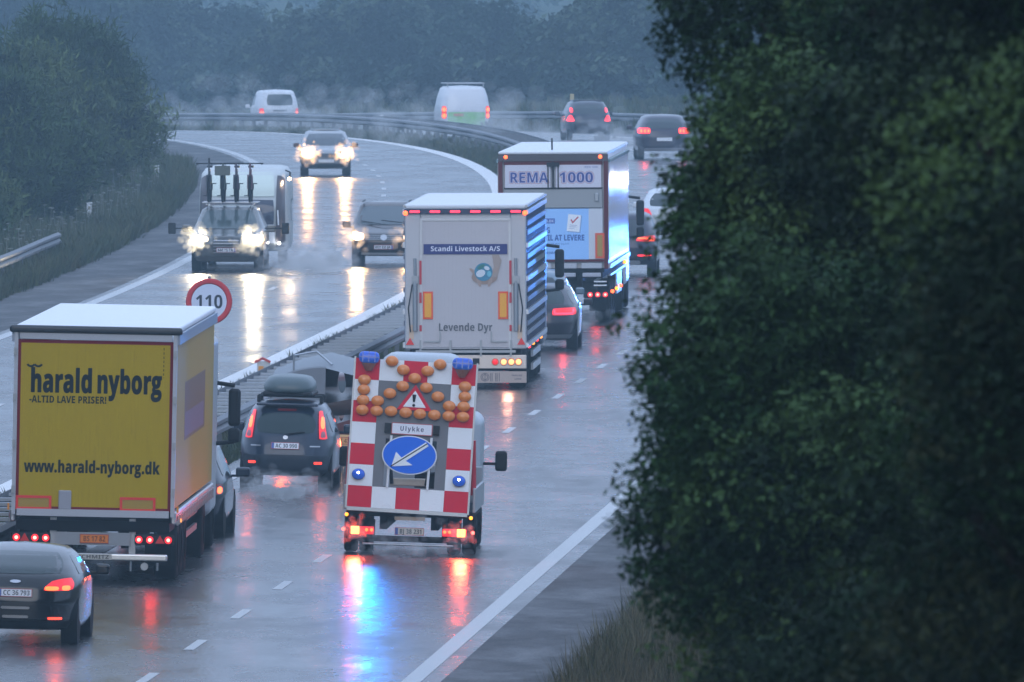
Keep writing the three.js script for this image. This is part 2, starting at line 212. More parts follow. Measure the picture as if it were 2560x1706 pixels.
// mirrored quads: R(q) turns a quad on the right into the one on the left
const mir = (q) => [[-q[1][0], q[1][1]], [-q[0][0], q[0][1]], [-q[3][0], q[3][1]], [-q[2][0], q[2][1]]];
const rect = (x0, y0, x1, y1) => [[x0, y0], [x1, y0], [x1, y1], [x0, y1]];
function wheels(t, W, zr, zf, r, w = 0.21) { for (const s of [-1, 1]) for (const z of [zr, zf]) wheel(t, s * (W - w / 2 - 0.045), r, z, r, w); }
function arches(t, F, W, zr, zf, r) { for (const s of [-1, 1]) for (const z of [zr, zf]) part(t, 'wheel_arch', at(new THREE.CylinderGeometry(r * 1.09, r * 1.09, 0.24, 24), s * (W - 0.15), r, z, 0, 0, Math.PI / 2), chassis); }
function mirrors(t, W, y, z, m, size = [0.2, 0.16, 0.1]) { for (const s of [-1, 1]) part(t, 'door_mirror', merge([rbox(...size, 0.04, s * (W + size[0] / 2 + 0.03), y, z), box(0.12, 0.04, 0.06, s * (W + 0.02), y - size[1] * 0.4, z)]), m); }
// puts a vehicle on the road: Z0 is the end that the camera sees, len its length; away = drives away from the camera
function onRoad(name, label, category, Z0, off, len, away = true, group, dSlope = 0) {
  const Zc = Z0 + len / 2, t = thing(name, label, category, at3(Zc, off), 0, group), s = slope(Zc) + dSlope, dx = 1.5, roll = (roadH(Zc, off + dx) - roadH(Zc, off - dx)) / (2 * dx), pitch = (roadH(Zc + 5, off) - roadH(Zc - 5, off)) / 10;
  t.rotation.order = 'YXZ'; t.rotation.set(away ? pitch : -pitch, -Math.atan(s) + (away ? 0 : Math.PI), away ? roll : -roll); return t;
}

// ---------- cars that show their backs ----------
// every car is built about its middle; half lengths in the layers
function hatch(o) {
  const { name = 'parked_car', label, Z, off, len, W, H, layers, paintM, nr = 5, nf = 3.2, r = 0.31, dS = 0, category = 'car', glass = glassDark, group } = o;
  const t = onRoad(o.name, label, category, Z, off, len, o.away !== false, group, dS), F = carForm(layers, nr, nf);
  part(t, 'body', F.shell(), paintM);
  t.userData.F = undefined; return [t, F];
}
// Nissan-like small estate with a roof box
{
  const [t, F] = hatch({ name: 'small_hatchback', label: 'dark blue small hatchback with a grey roof box, tall tail lamps at the roof pillars', Z: 349, off: 5.05, len: 4.1, W: 0.85, layers: [[0.24, 1.86, -1.9, 0.78], [0.34, 2.0, -2.0, 0.85], [0.58, 2.05, -2.05, 0.86], [0.78, 2.0, -1.98, 0.86], [0.98, 1.93, -1.2, 0.84], [1.2, 1.78, -0.75, 0.77], [1.4, 1.6, -0.3, 0.68], [1.5, 1.48, -0.1, 0.6], [1.545, 1.2, 0.1, 0.45]], paintM: paintOf([0.010, 0.020, 0.042]), nr: 4.4 });
  const R = F.rear, B = [0, 0, 1];
  part(t, 'rear_window', patch(R, B, [[-0.56, 0.99], [0.56, 0.99], [0.49, 1.36], [-0.49, 1.36]], { r: 0.5, ny: 8 }), glassGreen);
  part(t, 'bumper', patch(R, B, rect(-0.8, 0.27, 0.8, 0.62), { off: 0.035, r: 0.25, nx: 20 }), mat([0.014, 0.022, 0.036], 0.5));
  const pl = part(t, 'number_plate', patch(R, B, rect(-0.25, 0.72, 0.25, 0.835), { off: 0.03, r: 0 }), printed(plateTex('AC 30 990'))); pl.userData.label = 'white number plate with a blue strip';
  for (const s of [1, -1]) { const k = (q) => s > 0 ? q : mir(q);
    const lamp = part(t, 'tail_lamp', patch(R, B, k([[0.60, 0.9], [0.74, 0.9], [0.62, 1.4], [0.56, 1.4]]), { off: 0.03, r: 0.2, ny: 10 }), redSoft);
    part(lamp, 'bulb_light', patch(R, B, k([[0.615, 1.08], [0.69, 1.08], [0.655, 1.3], [0.6, 1.3]]), { off: 0.036, r: 0.8 }), redHot);
    part(lamp, 'reversing_lens', patch(R, B, k([[0.62, 0.93], [0.71, 0.93], [0.69, 1.04], [0.63, 1.04]]), { off: 0.036, r: 0.6 }), mat([0.4, 0.12, 0.14], 0.2));
    part(t, 'reflector', patch(R, B, k(rect(0.52, 0.455, 0.66, 0.5)), { off: 0.042, r: 0.3 }), glow([1, 0.05, 0.03], 1.3));  // reflector glows to stand for the light it returns
    part(t, 'side_window', patch(F.side(s), [s, 0, 0], [[1.3, 1.0], [-0.75, 1.0], [-0.2, 1.36], [1.2, 1.36]], { off: 0.006, nx: 12 }), glassDark);
    spot(t, [1, 0.12, 0.05], 0.25, [s * 0.66, 1.18, 1.86], [s * 0.66, 0.3, 12], 1.2, 3);
  }
  part(t, 'high_brake_lamp', patch(R, B, rect(-0.17, 1.39, 0.17, 1.43), { off: 0.014, r: 0.3 }), redDark);
  part(t, 'badge', patch(R, B, rect(-0.045, 0.89, 0.045, 0.96), { off: 0.02, r: 1 }), steel);
  part(t, 'wiper', bar([-0.02, 0.985, 1.97], [0.34, 1.03, 1.93], 0.012), blackTrim);
  for (const x of [-0.62, 0.44]) part(t, 'model_badge', patch(R, B, rect(x, 0.763, x + 0.18, 0.785), { off: 0.012, r: 0 }), steel);
  part(t, 'spoiler', rbox(1.1, 0.05, 0.22, 0.02, 0, 1.5, 1.56), paintOf([0.010, 0.020, 0.042]));
  wheels(t, 0.85, 1.3, -1.25, 0.31); arches(t, F, 0.85, 1.3, -1.25, 0.31); mirrors(t, 0.86, 1.02, -0.75, paintOf([0.010, 0.020, 0.042]));
  for (const z of [0.75, -0.1]) part(t, 'roof_bar', merge([rbox(1.15, 0.05, 0.07, 0.02, 0, 1.63, z), box(0.06, 0.12, 0.1, -0.56, 1.57, z), box(0.06, 0.12, 0.1, 0.56, 1.57, z)]), blackTrim);
  // the roof box
  const bp = new THREE.Vector3(-0.02, 1.66, 0.35).applyEuler(t.rotation).add(t.position), bx = thing('roof_box', 'dark grey roof box carried on top of the dark blue hatchback', 'roof box', bp.toArray()); bx.rotation.copy(t.rotation);
  const BF = carForm([[0.03, 0.98, -1.0, 0.42], [0.10, 1.02, -1.05, 0.46], [0.22, 0.98, -0.95, 0.44], [0.31, 0.86, -0.7, 0.37], [0.335, 0.7, -0.5, 0.28]], 4, 3);
  part(bx, 'lid', BF.shell(), mat([0.075, 0.105, 0.11], 0.35)); part(bx, 'base', rbox(0.9, 0.09, 1.9, 0.04, 0, 0.02, 0), blackTrim);
}
// black hatchback cut by the left edge
{
  const P = paintOf([0.006, 0.006, 0.008], 0.2), [t, F] = hatch({ name: 'black_hatchback', label: 'black hatchback cut by the left edge of the picture behind the yellow lorry', Z: 283.6, off: 4.9, len: 4.7, layers: [[0.22, 2.15, -2.2, 0.84], [0.34, 2.3, -2.3, 0.91], [0.62, 2.35, -2.35, 0.925], [0.86, 2.3, -2.2, 0.92], [0.98, 2.22, -1.3, 0.9], [1.12, 1.95, -0.95, 0.83], [1.28, 1.45, -0.35, 0.72], [1.37, 1.0, -0.05, 0.6], [1.40, 0.7, 0.1, 0.42]], paintM: P, nr: 4 });
  const R = F.rear, B = [0, 0, 1];
  part(t, 'rear_window', patch(R, B, [[-0.7, 1.03], [0.7, 1.03], [0.58, 1.33], [-0.58, 1.33]], { r: 0.35, ny: 8 }), glassGreen);
  part(t, 'number_plate', patch(R, B, rect(-0.25, 0.70, 0.25, 0.815), { off: 0.025, r: 0 }), printed(plateTex('CC 36 793')));
  for (const s of [1, -1]) { const k = (q) => s > 0 ? q : mir(q), lamp = part(t, 'tail_lamp', patch(R, B, k([[0.38, 0.79], [0.84, 0.80], [0.80, 0.99], [0.52, 0.94]]), { off: 0.02, r: 0.5, nx: 16 }), redSoft);
    part(lamp, 'bulb_light', patch(R, B, k(rect(0.43, 0.80, 0.63, 0.86)), { off: 0.026, r: 0.6 }), redHot); part(lamp, 'bulb_light', patch(R, B, k(rect(0.67, 0.80, 0.78, 0.87)), { off: 0.026, r: 0.6 }), redHot);
    part(t, 'reflector', patch(R, B, k(rect(0.48, 0.375, 0.68, 0.41)), { off: 0.025, r: 0.3 }), glow([1, 0.06, 0.03], 1.6));  // returned light put into the reflector as a glow
    part(t, 'side_window', patch(F.side(s), [s, 0, 0], [[1.4, 1.0], [-0.95, 1.0], [-0.3, 1.3], [0.95, 1.32]], { off: 0.006, nx: 12 }), glassDark);
    spot(t, [1, 0.1, 0.04], 0.25, [s * 0.62, 0.85, 2.4], [s * 0.62, 0.2, 12], 1.2, 3); }
  part(t, 'chrome_trim', patch(R, B, rect(-0.2, 0.52, 0.22, 0.56), { off: 0.02, r: 0.3 }), steel); part(t, 'chrome_trim', patch(R, B, rect(-0.18, 0.39, 0.2, 0.43), { off: 0.02, r: 0.3 }), steel);
  part(t, 'badge', patch(R, B, rect(-0.08, 0.9, 0.08, 0.945), { off: 0.02, r: 1 }), steel);
  part(t, 'bumper', patch(R, B, rect(-0.86, 0.24, 0.86, 0.36), { off: 0.02, r: 0.2, nx: 20 }), blackTrim);
  wheels(t, 0.91, 1.45, -1.4, 0.33); arches(t, F, 0.91, 1.45, -1.4, 0.33); mirrors(t, 0.92, 1.0, -0.95, P);
}
// small sport utility ahead of the yellow lorry
{
  const P = paintOf([0.02, 0.03, 0.05], 0.25, 0.2), [t, F] = hatch({ name: 'grey_car', label: 'dark blue car ahead of the yellow lorry, only its right side showing', Z: 325.3, off: 4.5, len: 4.3, layers: [[0.28, 2.0, -2.05, 0.84], [0.42, 2.12, -2.12, 0.9], [0.7, 2.15, -2.15, 0.91], [0.95, 2.08, -1.35, 0.89], [1.2, 1.9, -0.85, 0.8], [1.5, 1.6, -0.2, 0.68], [1.56, 1.3, 0, 0.5]], paintM: P });
  const R = F.rear, B = [0, 0, 1];
  part(t, 'rear_window', patch(R, B, [[-0.6, 1.0], [0.6, 1.0], [0.52, 1.4], [-0.52, 1.4]], { r: 0.4 }), glassDark);
  for (const s of [1, -1]) { const k = (q) => s > 0 ? q : mir(q); const lamp = part(t, 'tail_lamp', patch(R, B, k(rect(0.70, 0.72, 0.86, 0.9)), { off: 0.02, r: 0.4 }), redDark); part(lamp, 'bulb_light', patch(R, B, k(rect(0.78, 0.74, 0.85, 0.85)), { off: 0.026, r: 0.8 }), redHot); part(t, 'side_window', patch(F.side(s), [s, 0, 0], [[1.5, 1.0], [-0.85, 1.0], [-0.2, 1.42], [1.35, 1.42]], { off: 0.006, nx: 12 }), glassDark); }
  wheels(t, 0.91, 1.35, -1.3, 0.34); arches(t, F, 0.91, 1.35, -1.3, 0.34); mirrors(t, 0.9, 1.02, -0.7, P, [0.24, 0.16, 0.1]);
}
// estate with the light bar, behind the supermarket lorry
{
  const P = paintOf([0.016, 0.013, 0.022], 0.3, 0.1), [t, F] = hatch({ name: 'dark_estate_car', label: 'dark estate car with bright red lamp bars between the livestock lorry and the supermarket lorry', Z: 440.5, off: 5.42, len: 4.95, dS: -0.01, layers: [[0.24, 2.3, -2.3, 0.86], [0.36, 2.42, -2.42, 0.93], [0.6, 2.48, -2.48, 0.945], [0.88, 2.42, -2.3, 0.94], [1.0, 2.35, -1.4, 0.92], [1.2, 2.05, -0.9, 0.82], [1.4, 1.7, -0.3, 0.71], [1.46, 1.5, 0, 0.55]], paintM: P, nr: 4.2 });
  const R = F.rear, B = [0, 0, 1];
  part(t, 'rear_window', patch(R, B, [[-0.68, 1.04], [0.68, 1.04], [0.55, 1.38], [-0.55, 1.38]], { r: 0.35 }), glassGreen);
  for (const s of [1, -1]) { const k = (q) => s > 0 ? q : mir(q), lamp = part(t, 'tail_lamp', patch(R, B, k([[0.36, 0.79], [0.9, 0.8], [0.88, 0.97], [0.38, 0.95]]), { off: 0.02, r: 0.3, nx: 16 }), redSoft);
    part(lamp, 'light_bar', merge([patch(R, B, k(rect(0.42, 0.81, 0.84, 0.855)), { off: 0.028, r: 0.3, nx: 14 }), patch(R, B, k(rect(0.40, 0.83, 0.44, 0.93)), { off: 0.028, r: 0.3 }), patch(R, B, k(rect(0.81, 0.83, 0.85, 0.93)), { off: 0.028, r: 0.3 })]), redStrip);
    part(t, 'side_window', patch(F.side(s), [s, 0, 0], [[1.9, 1.02], [-0.9, 1.02], [-0.3, 1.36], [1.5, 1.36]], { off: 0.006, nx: 12 }), glassDark);
    spot(t, [1, 0.05, 0.06], 0.35, [s * 0.62, 0.83, 2.55], [s * 0.62, 0.1, 12], 1.2, 3); }
  part(t, 'number_plate', patch(R, B, rect(-0.26, 0.66, 0.26, 0.77), { off: 0.02, r: 0 }), printed(plateTex('BW 51 208')));
  for (const x of [-0.58, 0.58]) part(t, 'roof_rail', bar([x, 1.5, 1.5], [x, 1.5, -0.3], 0.02), steel);
  part(t, 'bumper', patch(R, B, rect(-0.88, 0.27, 0.88, 0.36), { off: 0.025, r: 0.2, nx: 20 }), greyPaint);
  wheels(t, 0.94, 1.55, -1.4, 0.34); arches(t, F, 0.94, 1.55, -1.4, 0.34); mirrors(t, 0.94, 1.02, -0.9, P);
}
{ // the next car in the queue, half hidden behind it
  const P = paintOf([0.16, 0.22, 0.27], 0.25, 0.3), [t, F] = hatch({ name: 'blue_hatchback', label: 'pale blue grey hatchback half hidden behind the dark estate car, one red lamp showing', Z: 452, off: 4.85, len: 4.0, layers: [[0.26, 1.85, -1.9, 0.8], [0.38, 1.97, -1.98, 0.86], [0.7, 2.0, -2.0, 0.87], [0.95, 1.95, -1.2, 0.85], [1.2, 1.75, -0.75, 0.77], [1.45, 1.45, -0.2, 0.64], [1.52, 1.2, 0, 0.48]], paintM: P });
  const R = F.rear, B = [0, 0, 1];
  part(t, 'rear_window', patch(R, B, [[-0.6, 1.0], [0.6, 1.0], [0.5, 1.38], [-0.5, 1.38]], { r: 0.4 }), glassDark);
  for (const s of [1, -1]) { const k = (q) => s > 0 ? q : mir(q), lamp = part(t, 'tail_lamp', patch(R, B, k([[0.66, 0.76], [0.83, 0.76], [0.76, 1.08], [0.68, 1.08]]), { off: 0.02, r: 0.4 }), redSoft); part(lamp, 'bulb_light', patch(R, B, k(rect(0.71, 0.82, 0.79, 0.95)), { off: 0.026, r: 0.8 }), redLit); part(t, 'side_window', patch(F.side(s), [s, 0, 0], [[1.5, 1.0], [-0.75, 1.0], [-0.2, 1.36], [1.2, 1.36]], { off: 0.006, nx: 12 }), glassDark); }
  wheels(t, 0.86, 1.3, -1.25, 0.31); arches(t, F, 0.86, 1.3, -1.25, 0.31); mirrors(t, 0.86, 1.0, -0.7, P);
}
{ // dark tall car right of the supermarket lorry
  const P = paintOf([0.02, 0.016, 0.032], 0.25, 0.2), [t, F] = hatch({ name: 'dark_suv', label: 'dark purplish car behind the leaves, right beside the supermarket lorry cab', Z: 511, off: 4.8, len: 4.7, layers: [[0.3, 2.2, -2.2, 0.86], [0.45, 2.32, -2.32, 0.93], [0.75, 2.35, -2.35, 0.94], [1.0, 2.28, -1.4, 0.92], [1.3, 2.0, -0.9, 0.82], [1.58, 1.65, -0.2, 0.7], [1.65, 1.4, 0, 0.55]], paintM: P });
  const R = F.rear, B = [0, 0, 1];
  part(t, 'rear_window', patch(R, B, [[-0.66, 1.06], [0.66, 1.06], [0.55, 1.48], [-0.55, 1.48]], { r: 0.4 }), glassDark);
  for (const s of [1, -1]) { const k = (q) => s > 0 ? q : mir(q), lamp = part(t, 'tail_lamp', patch(R, B, k([[0.36, 0.92], [0.9, 0.9], [0.86, 1.08], [0.42, 1.02]]), { off: 0.02, r: 0.4, nx: 14 }), redSoft); part(lamp, 'light_bar', merge([patch(R, B, k(rect(0.42, 0.975, 0.8, 1.015)), { off: 0.027, r: 0.4 }), patch(R, B, k(rect(0.72, 0.93, 0.86, 0.98)), { off: 0.027, r: 0.4 })]), redHot); part(t, 'reflector', patch(R, B, k(rect(0.42, 0.53, 0.78, 0.565)), { off: 0.025, r: 0.4 }), redLit); }  // the lower reflectors glow in place of returned light
  part(t, 'bumper', patch(R, B, rect(-0.6, 0.31, 0.5, 0.42), { off: 0.02, r: 0.3, nx: 16 }), mat([0.35, 0.37, 0.4], 0.4));
  wheels(t, 0.93, 1.5, -1.35, 0.36); arches(t, F, 0.93, 1.5, -1.35, 0.36); mirrors(t, 0.93, 1.1, -0.8, P);
}
{ // white hatchback ahead of it
  const P = paintOf([0.62, 0.65, 0.68], 0.3, 0), [t, F] = hatch({ name: 'white_hatchback', label: 'white hatchback partly hidden by leaves, above the dark purplish car', Z: 552, off: 5.4, len: 4.2, layers: [[0.26, 1.95, -2.0, 0.84], [0.4, 2.07, -2.08, 0.9], [0.7, 2.1, -2.1, 0.91], [0.95, 2.04, -1.25, 0.9], [1.2, 1.75, -0.8, 0.79], [1.42, 1.35, -0.2, 0.66], [1.48, 1.1, 0, 0.5]], paintM: P });
  const R = F.rear, B = [0, 0, 1];
  part(t, 'rear_window', patch(R, B, [[-0.68, 1.0], [0.68, 1.0], [0.54, 1.38], [-0.54, 1.38]], { r: 0.4 }), glassDark);
  for (const s of [1, -1]) { const k = (q) => s > 0 ? q : mir(q); part(t, 'tail_lamp', patch(R, B, k([[0.55, 0.75], [0.88, 0.75], [0.85, 0.95], [0.66, 0.95]]), { off: 0.02, r: 0.4 }), redSoft); }
  part(t, 'bumper', patch(R, B, rect(-0.8, 0.3, 0.8, 0.5), { off: 0.02, r: 0.3, nx: 16 }), mat([0.1, 0.12, 0.13], 0.4));
  wheels(t, 0.9, 1.35, -1.3, 0.32); arches(t, F, 0.9, 1.35, -1.3, 0.32); mirrors(t, 0.9, 1.0, -0.75, P);
}
{ // far dark car in the bend
  const P = paintOf([0.02, 0.02, 0.035], 0.25), [t, F] = hatch({ name: 'dark_hatchback', label: 'dark hatchback far off in the bend, right of the white van, red lamps lit', Z: 748, off: 8.5, len: 4.3, layers: [[0.26, 2.0, -2.0, 0.82], [0.4, 2.12, -2.1, 0.88], [0.7, 2.15, -2.15, 0.89], [0.95, 2.08, -1.3, 0.87], [1.2, 1.8, -0.8, 0.78], [1.44, 1.4, -0.2, 0.66], [1.5, 1.15, 0, 0.5]], paintM: P });
  const R = F.rear, B = [0, 0, 1];
  part(t, 'rear_window', patch(R, B, [[-0.62, 1.0], [0.62, 1.0], [0.52, 1.38], [-0.52, 1.38]], { r: 0.4 }), glassDark);
  for (const s of [1, -1]) { const k = (q) => s > 0 ? q : mir(q); part(t, 'tail_lamp', patch(R, B, k([[0.55, 0.72], [0.87, 0.72], [0.76, 0.96], [0.68, 0.96]]), { off: 0.02, r: 0.4 }), redLit); part(t, 'tail_lamp', patch(R, B, k(rect(0.62, 1.06, 0.72, 1.24)), { off: 0.02, r: 0.6 }), redLit); }
  part(t, 'roof_panel', rbox(1.1, 0.05, 1.2, 0.02, 0, 1.51, 0.5), P); wheels(t, 0.87, 1.4, -1.3, 0.31); mirrors(t, 0.88, 1.0, -0.75, P);
}
{ // far dark tall car
  const P = paintOf([0.03, 0.022, 0.04], 0.25), [t, F] = hatch({ name: 'dark_tall_car', label: 'dark tall car far off, half behind leaves, with three lit lamps each side', Z: 686, off: 7.15, len: 4.7, layers: [[0.3, 2.2, -2.2, 0.88], [0.45, 2.32, -2.32, 0.95], [0.8, 2.35, -2.35, 0.96], [1.05, 2.28, -1.4, 0.94], [1.3, 2.0, -0.9, 0.82], [1.5, 1.65, -0.2, 0.7], [1.56, 1.4, 0, 0.55]], paintM: P });
  const R = F.rear, B = [0, 0, 1];
  part(t, 'rear_window', patch(R, B, [[-0.66, 1.1], [0.66, 1.1], [0.55, 1.44], [-0.55, 1.44]], { r: 0.4 }), glassDark);
  for (const s of [1, -1]) { const k = (q) => s > 0 ? q : mir(q), lamp = part(t, 'tail_lamp', patch(R, B, k(rect(0.5, 0.92, 0.92, 1.12)), { off: 0.02, r: 0.3 }), redLit); for (const x of [0.56, 0.68, 0.8]) part(lamp, 'bulb_light', patch(R, B, k(rect(x - 0.035, 0.95, x + 0.035, 1.07)), { off: 0.026, r: 0.8, nx: 4, ny: 4 }), redHot); spot(t, [1, 0.06, 0.08], 0.3, [s * 0.7, 1.0, 2.45], [s * 0.7, 0.2, 12], 1.2, 3); }
  part(t, 'number_plate', patch(R, B, rect(-0.27, 0.66, 0.27, 0.78), { off: 0.02, r: 0 }), whiteFilm); part(t, 'bumper', patch(R, B, rect(-0.7, 0.31, 0.7, 0.42), { off: 0.02, r: 0.3, nx: 16 }), mat([0.3, 0.3, 0.34], 0.4));
  wheels(t, 0.94, 1.5, -1.35, 0.35); mirrors(t, 0.95, 1.1, -0.8, P);
}
// vans in the bend
{
  const P = paintOf([0.72, 0.73, 0.76], 0.35, 0), [t, F] = hatch({ name: 'white_van', label: 'white panel van with green lower doors and a roof rack, in the bend', category: 'van', Z: 763, off: 5.0, len: 5.0, layers: [[0.3, 2.35, -2.3, 0.9], [0.45, 2.48, -2.48, 0.97], [1.0, 2.5, -2.5, 0.985], [1.2, 2.49, -1.9, 0.97], [1.6, 2.42, -1.3, 0.9], [1.9, 2.32, -0.9, 0.80], [1.98, 2.2, -0.8, 0.68]], paintM: P, nr: 7 });
  const R = F.rear, B = [0, 0, 1];
  part(t, 'green_panel', patch(R, B, rect(-0.72, 0.45, 0.74, 0.98), { off: 0.008, r: 0.1 }), mat([0.30, 0.62, 0.25], 0.4)); part(t, 'rear_door', patch(R, B, [[-0.74, 1.0], [0.74, 1.0], [0.68, 1.86], [-0.68, 1.86]], { off: 0.014, r: 0.2 }), P);
  part(t, 'number_plate', patch(R, B, rect(-0.5, 0.82, -0.1, 0.92), { off: 0.02, r: 0 }), mat([0.6, 0.3, 0.2], 0.4));
  for (const s of [1, -1]) { const k = (q) => s > 0 ? q : mir(q), lamp = part(t, 'tail_lamp', patch(R, B, k(rect(0.78, 0.72, 0.93, 1.22)), { off: 0.02, r: 0.4 }), redSoft); for (const y of [0.84, 1.08]) part(lamp, 'bulb_light', patch(R, B, k(rect(0.79, y - 0.09, 0.92, y + 0.09)), { off: 0.03, r: 1 }), redHot); spot(t, [1, 0.08, 0.06], 0.4, [s * 0.85, 1.0, 2.6], [s * 0.85, 0.2, 14], 1.2, 3); }
  part(t, 'roof_rack', merge([bar([-0.72, 2.1, 2.2], [0.72, 2.1, 2.2], 0.03), bar([-0.72, 2.1, 1.0], [0.72, 2.1, 1.0], 0.03), bar([-0.72, 2.1, 2.2], [-0.72, 2.1, -0.5], 0.03), bar([0.72, 2.1, 2.2], [0.72, 2.1, -0.5], 0.03), bar([-0.7, 1.95, 2.1], [-0.7, 2.1, 2.1], 0.03), bar([0.7, 1.95, 2.1], [0.7, 2.1, 2.1], 0.03)]), steel);
  wheels(t, 0.96, 1.5, -1.5, 0.33);
}
{
  const P = paintOf([0.7, 0.71, 0.74], 0.35, 0), [t, F] = hatch({ name: 'white_van', label: 'small white van with a dark rear window, farthest left in the bend', category: 'van', Z: 865, off: 8.6, len: 4.4, layers: [[0.28, 2.05, -2.1, 0.84], [0.42, 2.17, -2.18, 0.9], [0.95, 2.2, -2.2, 0.91], [1.1, 2.18, -1.4, 0.9], [1.4, 2.1, -0.9, 0.84], [1.72, 1.98, -0.4, 0.74], [1.8, 1.8, -0.2, 0.62]], paintM: P, nr: 6 });
  const R = F.rear, B = [0, 0, 1];
  part(t, 'rear_window', patch(R, B, [[-0.6, 1.12], [0.6, 1.12], [0.54, 1.62], [-0.54, 1.62]], { r: 0.3 }), glassDark);
  part(t, 'number_plate', patch(R, B, rect(-0.3, 0.86, 0.3, 0.93), { off: 0.02, r: 0 }), greyPaint);
  for (const s of [1, -1]) { const k = (q) => s > 0 ? q : mir(q), lamp = part(t, 'tail_lamp', patch(R, B, k(rect(0.72, 0.62, 0.87, 1.0)), { off: 0.02, r: 0.4 }), redSoft); part(lamp, 'bulb_light', patch(R, B, k(rect(0.71, 0.68, 0.86, 0.86)), { off: 0.03, r: 1 }), redHot); part(t, 'side_window', patch(F.side(s), [s, 0, 0], [[0.3, 1.15], [-0.9, 1.15], [-0.5, 1.6], [0.3, 1.6]], { off: 0.006, nx: 12 }), glassDark); }
  wheels(t, 0.89, 1.4, -1.4, 0.31); mirrors(t, 0.9, 1.1, -0.9, P);
}

